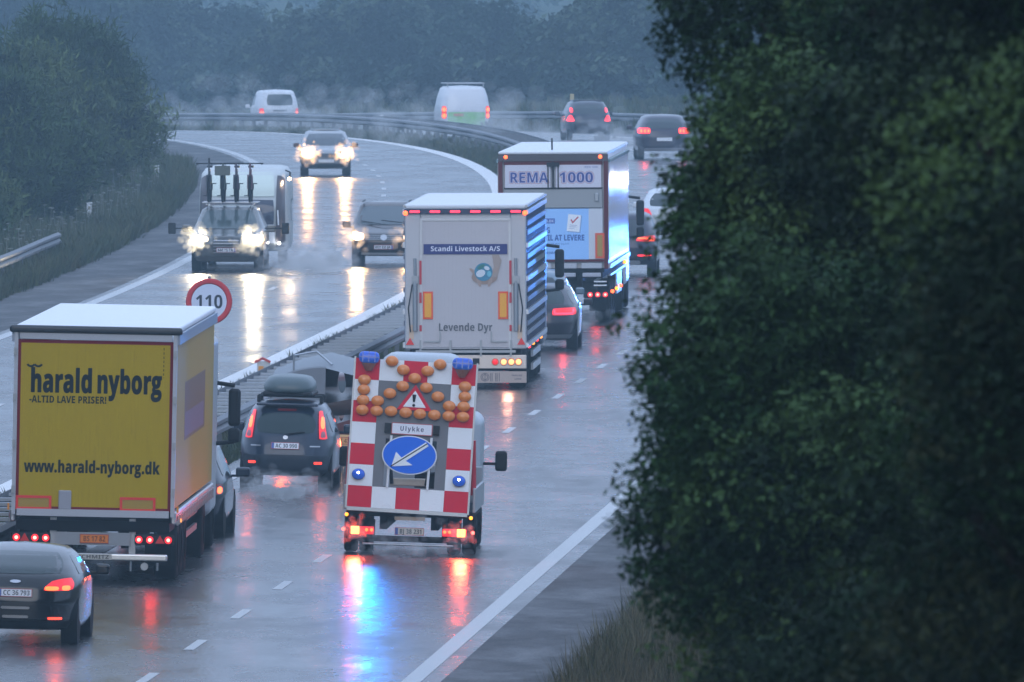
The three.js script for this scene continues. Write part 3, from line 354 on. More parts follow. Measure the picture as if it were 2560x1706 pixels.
// ---------- cars that come towards us (built facing -z, turned round) ----------
function oncoming(o) { const [t, F] = hatch({ ...o, away: false }); return [t, F, F.front, [0, 0, -1]]; }
{
  const P = paintOf([0.16, 0.16, 0.15], 0.25, 0.5), [t, F, A, D] = oncoming({ name: 'grey_suv', label: 'oncoming grey car with glaring headlamps, carrying bicycles and towing a caravan', Z: 516, off: -5.75, len: 5.0, layers: [[0.26, 2.3, -2.3, 0.9], [0.42, 2.42, -2.42, 0.97], [0.75, 2.48, -2.5, 0.985], [0.95, 2.45, -2.4, 0.98], [1.1, 2.4, -1.3, 0.96], [1.3, 2.3, -1.0, 0.87], [1.6, 2.0, -0.45, 0.74], [1.68, 1.8, -0.2, 0.6]], nf: 4.5, paintM: P });
  part(t, 'windscreen', patch(A, D, [[-0.8, 1.12], [0.8, 1.12], [0.62, 1.6], [-0.62, 1.6]], { r: 0.25, ny: 8 }), mat([0.06, 0.08, 0.08], 0.06));
  const gr = part(t, 'grille', patch(A, D, [[-0.33, 0.42], [0.33, 0.42], [0.38, 0.92], [-0.38, 0.92]], { off: 0.02, r: 0.35 }), mat([0.05, 0.05, 0.05], 0.4)); for (let i = 0; i < 5; i++) part(gr, 'slat', patch(A, D, rect(-0.34, 0.5 + i * 0.08, 0.34, 0.52 + i * 0.08), { off: 0.03, r: 0 }), steel);
  part(t, 'number_plate', patch(A, D, rect(-0.26, 0.52, 0.26, 0.64), { off: 0.045, r: 0 }), printed(plateTex('AT 21 564')));
  for (const s of [1, -1]) { const k = (q) => s > 0 ? q : mir(q), lamp = part(t, 'headlamp', patch(A, D, k([[0.46, 0.80], [0.92, 0.78], [0.96, 1.0], [0.48, 0.94]]), { off: 0.02, r: 0.5 }), whiteBloomLens); part(lamp, 'bulb_light', patch(A, D, k(rect(0.6, 0.78, 0.84, 0.97)), { off: 0.035, r: 1 }), whiteHot); spot(t, [1, 0.84, 0.62], 14, [s * 0.72, 0.87, -2.6], [s * 0.9, -0.9, -60], 0.5, 5); spot(t, [1, 0.78, 0.42], 40, [s * 0.72, 0.87, -2.56], [s * 0.72, 5.5, -50], 0.4, 3); }  // second, raised spot is added to light the halo drops
  part(t, 'bumper', patch(A, D, rect(-0.9, 0.28, 0.9, 0.4), { off: 0.03, r: 0.2, nx: 20 }), mat([0.09, 0.085, 0.08], 0.4));
  wheels(t, 0.97, 1.5, -1.5, 0.37); arches(t, F, 0.97, 1.5, -1.5, 0.37); mirrors(t, 0.97, 1.12, -0.95, P, [0.24, 0.2, 0.12]);
  for (const s of [1, -1]) part(t, 'towing_mirror', merge([rbox(0.2, 0.3, 0.08, 0.03, s * 1.5, 1.12, -1.0), bar([s * 0.95, 1.12, -1.0], [s * 1.45, 1.12, -1.0], 0.02)]), blackTrim);
  for (const z of [-0.1, 0.9]) part(t, 'roof_bar', rbox(1.5, 0.05, 0.07, 0.02, 0, 1.78, z), steel); for (const x of [-0.62, 0.62]) part(t, 'roof_rail', bar([x, 1.74, -0.4], [x, 1.74, 1.2], 0.02), steel);
  // four bicycles standing on the roof bars
  const dark = [mat([0.02, 0.025, 0.035], 0.4), mat([0.035, 0.05, 0.035], 0.4), mat([0.05, 0.03, 0.05], 0.4), mat([0.09, 0.02, 0.03], 0.4)];
  const names = ['black bicycle with a raised stem, first from the left on the grey car roof', 'bicycle with a front basket, second from the left on the grey car roof', 'dark bicycle without basket, third from the left on the grey car roof', 'bicycle with a dark red frame, rightmost on the grey car roof'];
  for (let i = 0; i < 4; i++) {
    const x = [0.56, 0.19, -0.16, -0.53][i], p = V3(x, 1.8, 0.2).applyEuler(t.rotation).add(t.position), b = thing('bicycle', names[i], 'bicycle', p.toArray(), 0, 'bicycles on the roof of the grey car'); b.rotation.copy(t.rotation);
    const fr = dark[i], w = 0.33;
    for (const z of [-0.55, 0.5]) { const wh = part(b, 'wheel', at(new THREE.TorusGeometry(w, 0.03, 8, 28), 0, w + 0.02, z, 0, Math.PI / 2), rubber); part(wh, 'spokes', merge([0, 1, 2, 3, 4, 5].map((k) => bar([0, w + 0.02 - Math.cos(k * 0.5236) * w, z - Math.sin(k * 0.5236) * w], [0, w + 0.02 + Math.cos(k * 0.5236) * w, z + Math.sin(k * 0.5236) * w], 0.004, 4))), steel); }
    part(b, 'frame', merge([bar([0, 0.35, 0.5], [0, 0.32, 0.05], 0.018), bar([0, 0.32, 0.05], [0, 0.86, 0.2], 0.022), bar([0, 0.32, 0.05], [0, 0.78, -0.38], 0.026), bar([0, 0.82, 0.19], [0, 0.86, -0.36], 0.022), bar([0, 0.35, 0.5], [0, 0.8, 0.19], 0.014), bar([0.05, 0.35, -0.55], [0.05, 0.72, -0.42], 0.022), bar([-0.05, 0.35, -0.55], [-0.05, 0.72, -0.42], 0.022), bar([0, 0.7, -0.42], [0, 1.02, -0.33], 0.026)]), fr);
    part(b, 'handlebar', merge([bar([-0.33, 1.02, -0.27], [0.33, 1.02, -0.27], 0.017), bar([-0.33, 1.02, -0.27], [-0.3, 1.0, -0.14], 0.02), bar([0.33, 1.02, -0.27], [0.3, 1.0, -0.14], 0.02)]), blackTrim);
    if (i === 0) part(b, 'stem', bar([0, 0.95, -0.33], [0, 1.16, -0.3], 0.025), blackTrim);
    if (i === 1) part(b, 'basket', merge([box(0.36, 0.02, 0.26, 0, 0.72, -0.62), box(0.02, 0.24, 0.26, -0.19, 0.84, -0.62), box(0.02, 0.24, 0.26, 0.19, 0.84, -0.62), box(0.4, 0.24, 0.02, 0, 0.84, -0.76), box(0.4, 0.24, 0.02, 0, 0.84, -0.49)]), mat([0.10, 0.11, 0.09], 0.7));
    part(b, 'saddle', rbox(0.15, 0.06, 0.27, 0.03, 0, 0.93, 0.22), blackTrim); part(b, 'crank', merge([cyl(0.09, 0.09, 0.02, 0.04, 0.32, 0.05, 0, 0, Math.PI / 2), bar([0.07, 0.32, 0.05], [0.07, 0.16, 0.0], 0.012), box(0.1, 0.025, 0.09, 0.12, 0.16, 0), bar([-0.07, 0.32, 0.05], [-0.07, 0.48, 0.1], 0.012), box(0.1, 0.025, 0.09, -0.12, 0.48, 0.1)]), blackTrim);
  }
  // the caravan behind it
  const c = onRoad('caravan', 'white caravan with dark front windows towed behind the grey car', 'caravan', 522.5, -5.62, 6.0, false);
  const CF = carForm([[0.4, 2.9, -2.75, 1.12], [0.6, 3.0, -2.95, 1.17], [1.2, 3.0, -3.0, 1.18], [1.6, 3.0, -2.98, 1.18], [2.1, 2.95, -2.75, 1.17], [2.45, 2.8, -2.35, 1.13], [2.58, 2.6, -2.0, 1.04], [2.62, 2.4, -1.8, 0.9]], 9, 9);
  part(c, 'body', CF.shell(), mat([0.5, 0.52, 0.5], 0.3));
  const CA = CF.front; part(c, 'front_panel', patch(CA, D, [[-0.88, 1.86], [0.88, 1.86], [0.82, 2.5], [-0.82, 2.5]], { off: 0.03, r: 0.1 }), mat([0.6, 0.66, 0.58], 0.25));
  part(c, 'front_window', patch(CA, D, rect(-0.86, 1.02, 0.86, 1.78), { off: 0.03, r: 0.12 }), mat([0.05, 0.055, 0.08], 0.08));
  for (const s of [1, -1]) { const k = (q) => s > 0 ? q : mir(q); part(c, 'corner_panel', patch(CA, D, k([[0.9, 0.5], [1.15, 0.5], [1.13, 2.35], [0.92, 2.45]]), { off: 0.025, r: 0.15, ny: 12 }), mat([0.07, 0.055, 0.06], 0.35)); part(c, 'grab_handle', bar([s * 0.98, 1.1, -3.08], [s * 0.96, 1.5, -3.05], 0.02), white);
    part(c, 'front_bumper_panel', patch(CA, D, k(rect(0.55, 0.62, 0.88, 0.94)), { off: 0.02, r: 0.1 }), white); part(c, 'side_window', patch(CF.side(s), [s, 0, 0], rect(1.6, 1.15, 0.4, 1.75), { off: 0.01, r: 0.2 }), glassDark); }
  part(c, 'marker_light', merge([new THREE.SphereGeometry(0.05, 10, 8).translate(-1.24, 2.32, -2.2)]), warmHot); part(c, 'marker_light', new THREE.SphereGeometry(0.035, 10, 8).translate(-1.0, 0.62, -3.0), whiteSpot); spot(c, [1, 0.7, 0.4], 3, [-1.24, 2.32, -2.3], [-1.3, 1.5, -30], 1.2, 2);
  part(c, 'marker_bracket', merge([bar([-1.13, 2.55, -2.2], [-1.26, 2.5, -2.2], 0.02), bar([-1.26, 2.5, -2.2], [-1.25, 2.34, -2.2], 0.02)]), blackTrim);
  wheels(c, 1.1, 0.2, 0.9, 0.33); part(c, 'drawbar', bar([0, 0.45, -2.8], [0, 0.45, -4.0], 0.06), galv);
}
{
  const P = paintOf([0.055, 0.04, 0.035], 0.25, 0.4), [t, F, A, D] = oncoming({ name: 'brown_people_carrier', label: 'oncoming dark brown people carrier beside the livestock lorry, left headlamp lit', Z: 523, off: -1.85, len: 4.4, layers: [[0.26, 2.0, -2.0, 0.84], [0.4, 2.12, -2.14, 0.9], [0.65, 2.18, -2.2, 0.915], [0.85, 2.17, -2.1, 0.91], [1.05, 2.12, -1.25, 0.89], [1.3, 2.0, -0.8, 0.8], [1.58, 1.8, -0.25, 0.7], [1.66, 1.6, 0, 0.55]], nf: 4.2, paintM: P });
  part(t, 'windscreen', patch(A, D, [[-0.78, 1.08], [0.78, 1.08], [0.62, 1.56], [-0.62, 1.56]], { r: 0.25, ny: 8 }), mat([0.07, 0.09, 0.10], 0.06));
  const gr = part(t, 'grille', patch(A, D, rect(-0.5, 0.68, 0.5, 0.84), { off: 0.015, r: 0.2 }), mat([0.03, 0.03, 0.03], 0.4)); for (let i = 0; i < 3; i++) part(gr, 'slat', patch(A, D, rect(-0.5, 0.71 + i * 0.05, 0.5, 0.722 + i * 0.05), { off: 0.025, r: 0 }), steel);
  part(t, 'badge', patch(A, D, rect(-0.09, 0.68, 0.09, 0.84), { off: 0.04, r: 1 }), steel); part(t, 'number_plate', patch(A, D, rect(-0.26, 0.44, 0.26, 0.56), { off: 0.03, r: 0 }), printed(plateTex('AJ 53 170')));
  for (const s of [1, -1]) { const k = (q) => s > 0 ? q : mir(q), lamp = part(t, 'headlamp', patch(A, D, k([[0.52, 0.68], [0.86, 0.70], [0.89, 0.92], [0.52, 0.88]]), { off: 0.02, r: 0.5 }), warmBloomLens); part(lamp, 'bulb_light', patch(A, D, k(rect(0.6, 0.68, 0.85, 0.88)), { off: 0.03, r: 1 }), warmHot); spot(t, [1, 0.62, 0.3], 7, [s * 0.72, 0.78, -2.3], [s * 0.8, -0.9, -60], 0.5, 4); spot(t, [1, 0.55, 0.2], 26, [s * 0.72, 0.77, -2.26], [s * 0.72, 5.5, -50], 0.4, 3); }  // raised spot added only for the halo drops before the lamp
  part(t, 'bumper', patch(A, D, rect(-0.62, 0.29, 0.62, 0.35), { off: 0.03, r: 0.2, nx: 16 }), mat([0.5, 0.52, 0.55], 0.3)); part(t, 'air_intake', patch(A, D, rect(-0.8, 0.36, 0.8, 0.43), { off: 0.012, r: 0.2, nx: 16 }), blackTrim);
  wheels(t, 0.9, 1.4, -1.4, 0.33); arches(t, F, 0.9, 1.4, -1.4, 0.33); mirrors(t, 0.9, 1.08, -0.9, P, [0.22, 0.18, 0.12]); for (const x of [-0.62, 0.62]) part(t, 'roof_rail', bar([x, 1.69, -0.3], [x, 1.69, 1.4], 0.02), blackTrim);
  part(t, 'wiper', bar([-0.6, 1.12, -1.24], [0.1, 1.2, -1.12], 0.012), blackTrim); part(t, 'wiper', bar([0.1, 1.1, -1.28], [0.65, 1.18, -1.0], 0.012), blackTrim);
}
{
  const P = paintOf([0.34, 0.35, 0.36], 0.25, 0.5), [t, F, A, D] = oncoming({ name: 'silver_car', label: 'oncoming silver car farthest away, two warm headlamps mirrored in the road', Z: 652, off: -5.45, len: 4.2, layers: [[0.25, 1.95, -1.95, 0.8], [0.4, 2.05, -2.06, 0.85], [0.65, 2.1, -2.1, 0.86], [0.85, 2.08, -2.0, 0.86], [1.0, 2.02, -1.2, 0.84], [1.25, 1.8, -0.75, 0.75], [1.44, 1.5, -0.25, 0.66], [1.5, 1.2, 0, 0.52]], nf: 4.2, paintM: P });
  part(t, 'windscreen', patch(A, D, [[-0.72, 1.03], [0.72, 1.03], [0.58, 1.4], [-0.58, 1.4]], { r: 0.25, ny: 8 }), mat([0.06, 0.07, 0.08], 0.06)); part(t, 'roof_panel', patch((x, z) => V3(x, 1.53 - 0.06 * x * x, z), [0, 1, 0], rect(-0.5, 0, 0.5, 1.1), { off: 0.01, r: 0.3 }), P);
  part(t, 'grille', patch(A, D, rect(-0.36, 0.62, 0.36, 0.76), { off: 0.015, r: 0.3 }), mat([0.04, 0.04, 0.04], 0.4)); part(t, 'air_intake', patch(A, D, rect(-0.6, 0.3, 0.6, 0.42), { off: 0.015, r: 0.3 }), blackTrim); part(t, 'number_plate', patch(A, D, rect(-0.26, 0.46, 0.26, 0.56), { off: 0.02, r: 0 }), whiteFilm);
  for (const s of [1, -1]) { const k = (q) => s > 0 ? q : mir(q), lamp = part(t, 'headlamp', patch(A, D, k([[0.40, 0.58], [0.83, 0.58], [0.83, 0.94], [0.42, 0.94]]), { off: 0.02, r: 0.8 }), warmBloomLens); part(lamp, 'bulb_light', patch(A, D, k(rect(0.52, 0.67, 0.72, 0.86)), { off: 0.03, r: 1 }), warmHot); spot(t, [1, 0.62, 0.3], 14, [s * 0.62, 0.77, -2.2], [s * 0.7, -0.9, -60], 0.5, 4); spot(t, [1, 0.5, 0.16], 75, [s * 0.62, 0.77, -2.16], [s * 0.62, 5.5, -50], 0.4, 3); }  // oversize glowing lens stands in for bloom; raised spot added for halo drops
  wheels(t, 0.85, 1.35, -1.3, 0.31); arches(t, F, 0.85, 1.35, -1.3, 0.31); mirrors(t, 0.85, 1.02, -0.8, mat([0.1, 0.06, 0.05], 0.4), [0.2, 0.15, 0.1]);
}

// ---------- lorries; each is built from its rear (z = 0) forwards (-z) ----------
function lorryAt(name, label, category, Z0, off, dSlope, roll) { const t = onRoad(name, label, category, Z0, off, 0.01, true, undefined, dSlope); if (roll !== undefined) t.rotation.z = roll; return t; }
function axles(t, zs, W, r, w = 0.36) { for (const z of zs) for (const s of [-1, 1]) wheel(t, s * (W - w / 2), r, z, r, w, chassis); }
function tractor(t, z, W, m, H = 3.4) { // cab unit ahead of a trailer, with its long door mirrors
  const cab = part(t, 'cab', rbox(2.46, H - 0.55, 2.2, 0.16, 0, 0.55 + (H - 0.55) / 2, z - 1.5), m);
  part(cab, 'windscreen', rbox(2.2, 0.95, 0.06, 0.03, 0, 2.1, z - 2.6), glassDark);
  part(t, 'chassis_frame', box(0.9, 0.3, 6.2, 0, 0.85, z + 0.6), chassis);
  for (const s of [1, -1]) { const m2 = part(t, 'door_mirror', merge([rbox(0.2, 0.62, 0.16, 0.06, s * 1.52, 2.3, z - 2.3), rbox(0.2, 0.24, 0.16, 0.06, s * 1.52, 1.84, z - 2.3)]), blackTrim); part(m2, 'mirror_arm', merge([bar([s * 1.22, 2.7, z - 2.3], [s * 1.52, 2.66, z - 2.3], 0.035), bar([s * 1.22, 1.7, z - 2.3], [s * 1.52, 1.74, z - 2.3], 0.035)]), blackTrim); }
}
function roundLamp(t, x, y, z, r, m, name = 'tail_light') { const l = part(t, name, cyl(r * 1.35, r * 1.35, 0.04, x, y, z - 0.01, Math.PI / 2), redLens); part(l, 'bulb_light', dome(r * 0.7, r * 0.3, x, y, z + 0.012, 14), m); return l; }
const tri = (x, y, z, r, t = 0.03) => at(new THREE.CylinderGeometry(r, r, t, 3), x, y, z, Math.PI / 2, 0, Math.PI);

{ // the yellow curtain sided lorry
  const t = lorryAt('yellow_lorry', 'yellow curtain sided lorry with black shop lettering on its rear doors', 'lorry', 306, 4.52, -0.018);
  const W = 1.275, top = 3.92, bot = 1.06, L = 13.6, yel = [0.4, 0.3, 0.01];
  const rearPrint = canvas(1024, 1130, (x, w, h) => {
    x.fillStyle = '#7a0f1c'; x.fillRect(0, 0, w, h); x.fillStyle = '#b89a02'; x.fillRect(22, 22, w - 44, h - 44);
    const r = rng(5); for (let i = 0; i < 900; i++) { x.fillStyle = `rgba(${r() > 0.5 ? '70,56,0' : '255,235,120'},${0.015 + 0.03 * r()})`; x.fillRect(22 + r() * (w - 60), 22 + r() * (h - 90), 2 + r() * 6, 30 + r() * 160); }
    x.fillStyle = '#15181a'; 
    // wide soft lettering of the shop name
    x.strokeStyle = '#15181a'; const heavy = (s, cx, cy, ww, hh, k) => { x.save(); x.font = 'bold 100px ' + FONT; x.textAlign = 'center'; const m = x.measureText(s); x.translate(cx, cy); x.scale(ww / m.width, hh / 72); x.lineJoin = 'round'; x.lineWidth = k; x.strokeText(s, 0, 0); x.fillText(s, 0, 0); x.restore(); }; heavy('harald', 290, 346, 415, 150, 5); heavy('nyborg', 735, 346, 430, 150, 5);
    x.lineWidth = 14; x.strokeStyle = '#15181a'; for (const d of [-1, 1]) { x.beginPath(); x.arc(112 + d * 24, 152, 26, 0.15 * Math.PI, 0.85 * Math.PI); x.stroke(); }
    heavy('-ALTID LAVE PRISER!', 335, 418, 510, 46, 2); heavy('www.harald-nyborg.dk', 500, 880, 890, 78, 4);
    x.strokeStyle = '#3a3408'; x.lineWidth = 5; x.setLineDash([16, 12]); x.beginPath(); x.moveTo(960, 40); x.lineTo(960, 240); x.stroke(); x.setLineDash([]);
  });
  const rear = part(t, 'rear_door', plate(2 * W - 0.11, top - bot - 0.2, 0, (top + bot) / 2 - 0.02, 0.0, 0, 0.05), printed(rearPrint, 0.65, { specularIntensity: 0.15 }));
  for (const x of [-0.93, 0.70]) { const q = part(t, 'marker_plate', merge([box(0.56, 0.04, 0.012, x, 1.34, 0.04), box(0.56, 0.04, 0.012, x, 1.16, 0.04), box(0.04, 0.22, 0.013, x - 0.26, 1.25, 0.04), box(0.04, 0.22, 0.013, x + 0.26, 1.25, 0.04)]), mat([0.85, 0.03, 0.02], 0.35)); part(q, 'marker_field', box(0.48, 0.14, 0.008, x, 1.25, 0.036), mat([0.42, 0.25, 0.02], 0.35)); }
  part(t, 'document_box', rbox(0.2, 0.30, 0.05, 0.02, -0.44, 1.30, 0.04), mat([0.36, 0.35, 0.38], 0.5));
  part(t, 'rear_frame', merge([box(0.06, top - bot, 0.14, -W + 0.03, (top + bot) / 2, -0.02), box(0.06, top - bot, 0.14, W - 0.03, (top + bot) / 2, -0.02), box(2 * W - 0.17, 0.11, 0.135, 0, top - 0.055, -0.02), box(2 * W - 0.17, 0.11, 0.16, 0, bot + 0.04, 0)]), mat([0.46, 0.47, 0.5], 0.4, { metal: 0.2 }));
  for (let i = 0; i < 4; i++) part(t, 'hinge', box(0.05, 0.12, 0.06, W - 0.02, 1.45 + i * 0.72, 0.06), galv), part(t, 'hinge', box(0.05, 0.12, 0.06, -W + 0.02, 1.45 + i * 0.72, 0.06), galv);
  part(t, 'roof', rbox(2 * W + 0.02, 0.1, L + 0.1, 0.04, 0, top + 0.05, -L / 2), mat([0.82, 0.83, 0.85], 0.4));
  part(t, 'roof_seal', rbox(2 * W + 0.16, 0.12, 0.14, 0.05, 0, top + 0.045, 0.02), mat([0.02, 0.022, 0.025], 0.35));
  const sidePrint = canvas(1024, 256, (x, w, h) => { x.fillStyle = '#a8881e'; x.fillRect(0, 0, w, h); x.fillStyle = '#75583f'; x.fillRect(w * 0.22, h * 0.26, w * 0.55, h * 0.36); x.fillStyle = '#7c6478'; x.fillRect(w * 0.24, h * 0.45, w * 0.5, h * 0.15); const r = rng(8); for (let i = 0; i < 60; i++) { x.fillStyle = `rgba(60,40,0,${0.05 * r()})`; x.fillRect(r() * w, 0, 3 + 5 * r(), h); } });
  for (const s of [1, -1]) {
    part(t, 'curtain', plate(L - 0.2, top - bot - 0.3, s * (W - 0.02), (top + bot) / 2 - 0.02, -L / 2, s * Math.PI / 2, 0.03), printed(sidePrint, 0.5, { specularIntensity: 0.6 }));
    part(t, 'curtain_rail', merge([box(0.07, 0.16, L, s * (W + 0.005), top - 0.08, -L / 2)]), mat([0.3, 0.34, 0.42], 0.3, { metal: 0.4 }));
    part(t, 'side_rail', rbox(0.09, 0.2, L - 0.1, 0.03, s * (W - 0.015), bot - 0.02, -L / 2), alu);
    const strip = part(t, 'reflective_strip', box(0.014, 0.09, L - 0.4, s * (W + 0.036), bot - 0.02, -L / 2), mat([0.5, 0.08, 0.1], 0.2, { metal: 0.5 }));
    for (let i = 0; i < 22; i++) part(strip, 'buckle', rbox(0.04, 0.16, 0.05, 0.012, s * (W + 0.04), bot - 0.06, -0.3 - i * 0.6), steel);
    part(t, 'side_guard', merge([box(0.05, 0.1, 4.4, s * (W - 0.12), 0.82, -8.2), box(0.05, 0.1, 4.4, s * (W - 0.12), 0.55, -8.2)]), mat([0.16, 0.16, 0.17], 0.6));
    part(t, 'side_marker_light', box(0.02, 0.05, 0.1, s * (W + 0.04), 0.96, -1.4), amberLit); part(t, 'side_marker_light', box(0.03, 0.1, 0.06, s * (W + 0.05), bot + 0.12, -0.01), amberFilm);
  }
  part(t, 'floor_frame', merge([box(2.4, 0.16, L, 0, bot - 0.16, -L / 2), box(0.14, 0.36, L - 1, -0.5, 0.72, -L / 2), box(0.14, 0.36, L - 1, 0.5, 0.72, -L / 2)]), chassis);
  part(t, 'underrun_post', box(0.1, 0.6, 0.1, -0.62, 0.72, -0.12), galv); part(t, 'underrun_post', box(0.1, 0.6, 0.1, 0.62, 0.72, -0.12), galv);
  part(t, 'bumper_bar', rbox(2.36, 0.11, 0.1, 0.03, 0, 0.42, 0.0), mat([0.72, 0.70, 0.66], 0.25, { metal: 0.6 })); 
  part(t, 'maker_lettering', plate(0.58, 0.085, 0.02, 0.42, 0.054, 0, 0.004), printed(canvas(256, 36, (x, w, h) => { x.fillStyle = '#b8b4aa'; x.fillRect(0, 0, w, h); x.fillStyle = '#3c3430'; fitText(x, 'SCHMITZ', w / 2, h / 2, 220, 24, FONT); }), 0.35));
  part(t, 'plate_panel', box(1.18, 0.2, 0.03, 0, 0.70, -0.02), mat([0.30, 0.31, 0.32], 0.4));
  part(t, 'number_plate', plate(0.45, 0.14, 0.03, 0.70, 0.005, 0, 0.014), printed(plateTex('BS 17 82', '#e07a1c', '#7a3408', false)));
  for (const s of [-1, 1]) { part(t, 'lamp_board', rbox(0.62, 0.17, 0.06, 0.03, s * 0.97, 0.70, -0.02), blackTrim); for (const x of [0.73, 0.90, 1.19]) roundLamp(t, s * x, 0.70, 0.03, 0.042, lampCore); part(t, 'triangle_reflector', tri(s * 1.06, 0.69, 0.03, 0.085), mat([0.7, 0.02, 0.02], 0.25)); spot(t, [1, 0.03, 0.03], 0.2, [s * 0.95, 0.7, 0.12], [s * 0.95, 0.1, 10], 1.2, 5);
    part(t, 'mudflap', box(0.42, 0.5, 0.02, s * 0.98, 0.5, -1.2), rubber); }
  part(t, 'hose_coupling', merge([cyl(0.06, 0.06, 0.05, 0.82, 0.28, -0.03, Math.PI / 2), bar([0.6, 0.2, -0.05], [0.6, 0.36, -0.05], 0.02), bar([1.02, 0.22, -0.05], [1.02, 0.34, -0.05], 0.02)]), galv);
  axles(t, [-2.2, -3.5, -4.8, -11.6], 1.24, 0.48); tractor(t, -L - 0.1, W, mat([0.4, 0.42, 0.45], 0.35), 3.5); axles(t, [-15.6], 1.22, 0.5);
}

{ // the livestock lorry
  const t = lorryAt('livestock_lorry', 'silver livestock lorry with a dark blue company banner and red roof lamps', 'lorry', 411, 5.3, -0.013, 0.003);
  const W = 1.275, top = 3.78, bot = 0.84, L = 12.6, dull = mat([0.50, 0.50, 0.52], 0.4, { metal: 0.55 }), face = mat([0.52, 0.50, 0.52], 0.38, { metal: 0.4 });
  part(t, 'box_body', box(2 * W - 0.2, top - bot, L - 0.1, 0, (top + bot) / 2, -L / 2 - 0.08), mat([0.10, 0.11, 0.13], 0.5));
  part(t, 'roof', rbox(2 * W, 0.1, L, 0.04, 0, top + 0.05, -L / 2), mat([0.7, 0.71, 0.73], 0.4));
  part(t, 'rear_frame', merge([rbox(0.34, top - bot, 0.14, 0.03, -W + 0.17, (top + bot) / 2, -0.05), rbox(0.34, top - bot, 0.14, 0.03, W - 0.17, (top + bot) / 2, -0.05), box(2 * W - 0.68, 0.22, 0.13, 0, top - 0.11, -0.06), box(2 * W - 0.68, 0.12, 0.13, 0, bot + 0.06, -0.06)]), dull);
  part(t, 'top_rail', box(2 * W + 0.02, 0.1, 0.1, 0, top - 0.05, 0.03), mat([0.02, 0.03, 0.07], 0.4));
  for (let i = 0; i < 6; i++) part(t, 'roof_light', rbox(0.21, 0.045, 0.03, 0.012, -1.06 + i * 0.424, top - 0.05, 0.09), redStrip);
  for (const s of [-1, 1]) { part(t, 'corner_light', dome(0.05, 0.03, s * (W - 0.02), top - 0.08, 0.085), redHot); spot(t, [1, 0.06, 0.12], 0.5, [s * 0.7, top - 0.06, 0.14], [s * 0.7, 1, 12], 1.2, 6); }
  const ramp = part(t, 'ramp_door', rbox(1.84, 2.68, 0.07, 0.02, 0, 2.20, 0.0), face, 'brushed silver ramp door');
  for (let i = 0; i < 22; i++) part(ramp, 'rib', box(0.016, 2.6, 0.012, -0.85 + i * 0.081, 2.2, 0.04), face);
  part(ramp, 'door_rail', merge([box(0.05, 2.7, 0.05, -0.93, 2.2, 0.03), box(0.05, 2.7, 0.05, 0.93, 2.2, 0.03), box(1.9, 0.05, 0.05, 0, 3.56, 0.03)]), alu);
  part(t, 'banner', plate(1.76, 0.215, 0, 2.94, 0.056, 0, 0.012), printed(canvas(768, 96, (x, w, h) => { x.fillStyle = '#232a6e'; x.fillRect(0, 0, w, h); x.fillStyle = '#e4e6ec'; fitText(x, 'Scandi Livestock A/S', w / 2, h / 2 - 4, 640, 46, FONT, 'bold'); }), 0.35));
  { // two cupped hands that hold a globe, and the words below
    const flat = (pts, z) => { const sh = new THREE.Shape(); pts.forEach(([a, b], k) => sh[k ? 'lineTo' : 'moveTo'](a, b)); sh.closePath(); return new THREE.ExtrudeGeometry(sh, { depth: 0.004, bevelEnabled: false }).translate(0.40, 2.46, z); };
    const oval = (cx, cy, a, b, rot = 0) => Array.from({ length: 26 }, (_, k) => { const t0 = k / 26 * 6.2832, x = Math.cos(t0) * a, y = Math.sin(t0) * b; return [cx + x * Math.cos(rot) - y * Math.sin(rot), cy + x * Math.sin(rot) + y * Math.cos(rot)]; });
    const em = part(t, 'emblem', flat(oval(0.0, -0.11, 0.27, 0.15), 0.054), mat([0.36, 0.25, 0.19], 0.5)); part(em, 'forearm', flat([[0.1, -0.12], [0.27, -0.1], [0.36, 0.24], [0.30, 0.36], [0.16, 0.36], [0.2, 0.1]], 0.055), mat([0.40, 0.31, 0.26], 0.5));
    for (const [cx, cy, q] of [[-0.22, 0.0, 0.9], [0.22, 0.02, -0.8], [-0.12, -0.2, 0.3], [0.12, -0.2, -0.3]]) part(em, 'finger', flat(oval(cx, cy, 0.035, 0.12, q), 0.058), mat([0.42, 0.30, 0.24], 0.5));
    const gl = part(em, 'globe', flat(oval(-0.02, 0.0, 0.19, 0.19), 0.062), mat([0.05, 0.24, 0.36], 0.4)); for (const [cx, cy, a, b, q] of [[-0.08, -0.03, 0.1, 0.075, 0.4], [0.05, 0.08, 0.06, 0.04, -0.4]]) part(gl, 'white_land', flat(oval(cx, cy, a, b, q), 0.067), mat([0.68, 0.72, 0.75], 0.5)); part(gl, 'green_land', flat(oval(-0.07, 0.11, 0.09, 0.04, 0.5), 0.068), mat([0.04, 0.2, 0.17], 0.5)); part(gl, 'pale_sea', flat(oval(0.1, -0.04, 0.045, 0.06), 0.068), mat([0.16, 0.5, 0.6], 0.5));
    part(t, 'door_lettering', letters('Levende Dyr', 1.12, 0.115, 0, 1.28, 0.048), mat([0.10, 0.10, 0.11], 0.5)).userData.kind = 'stuff';
  }
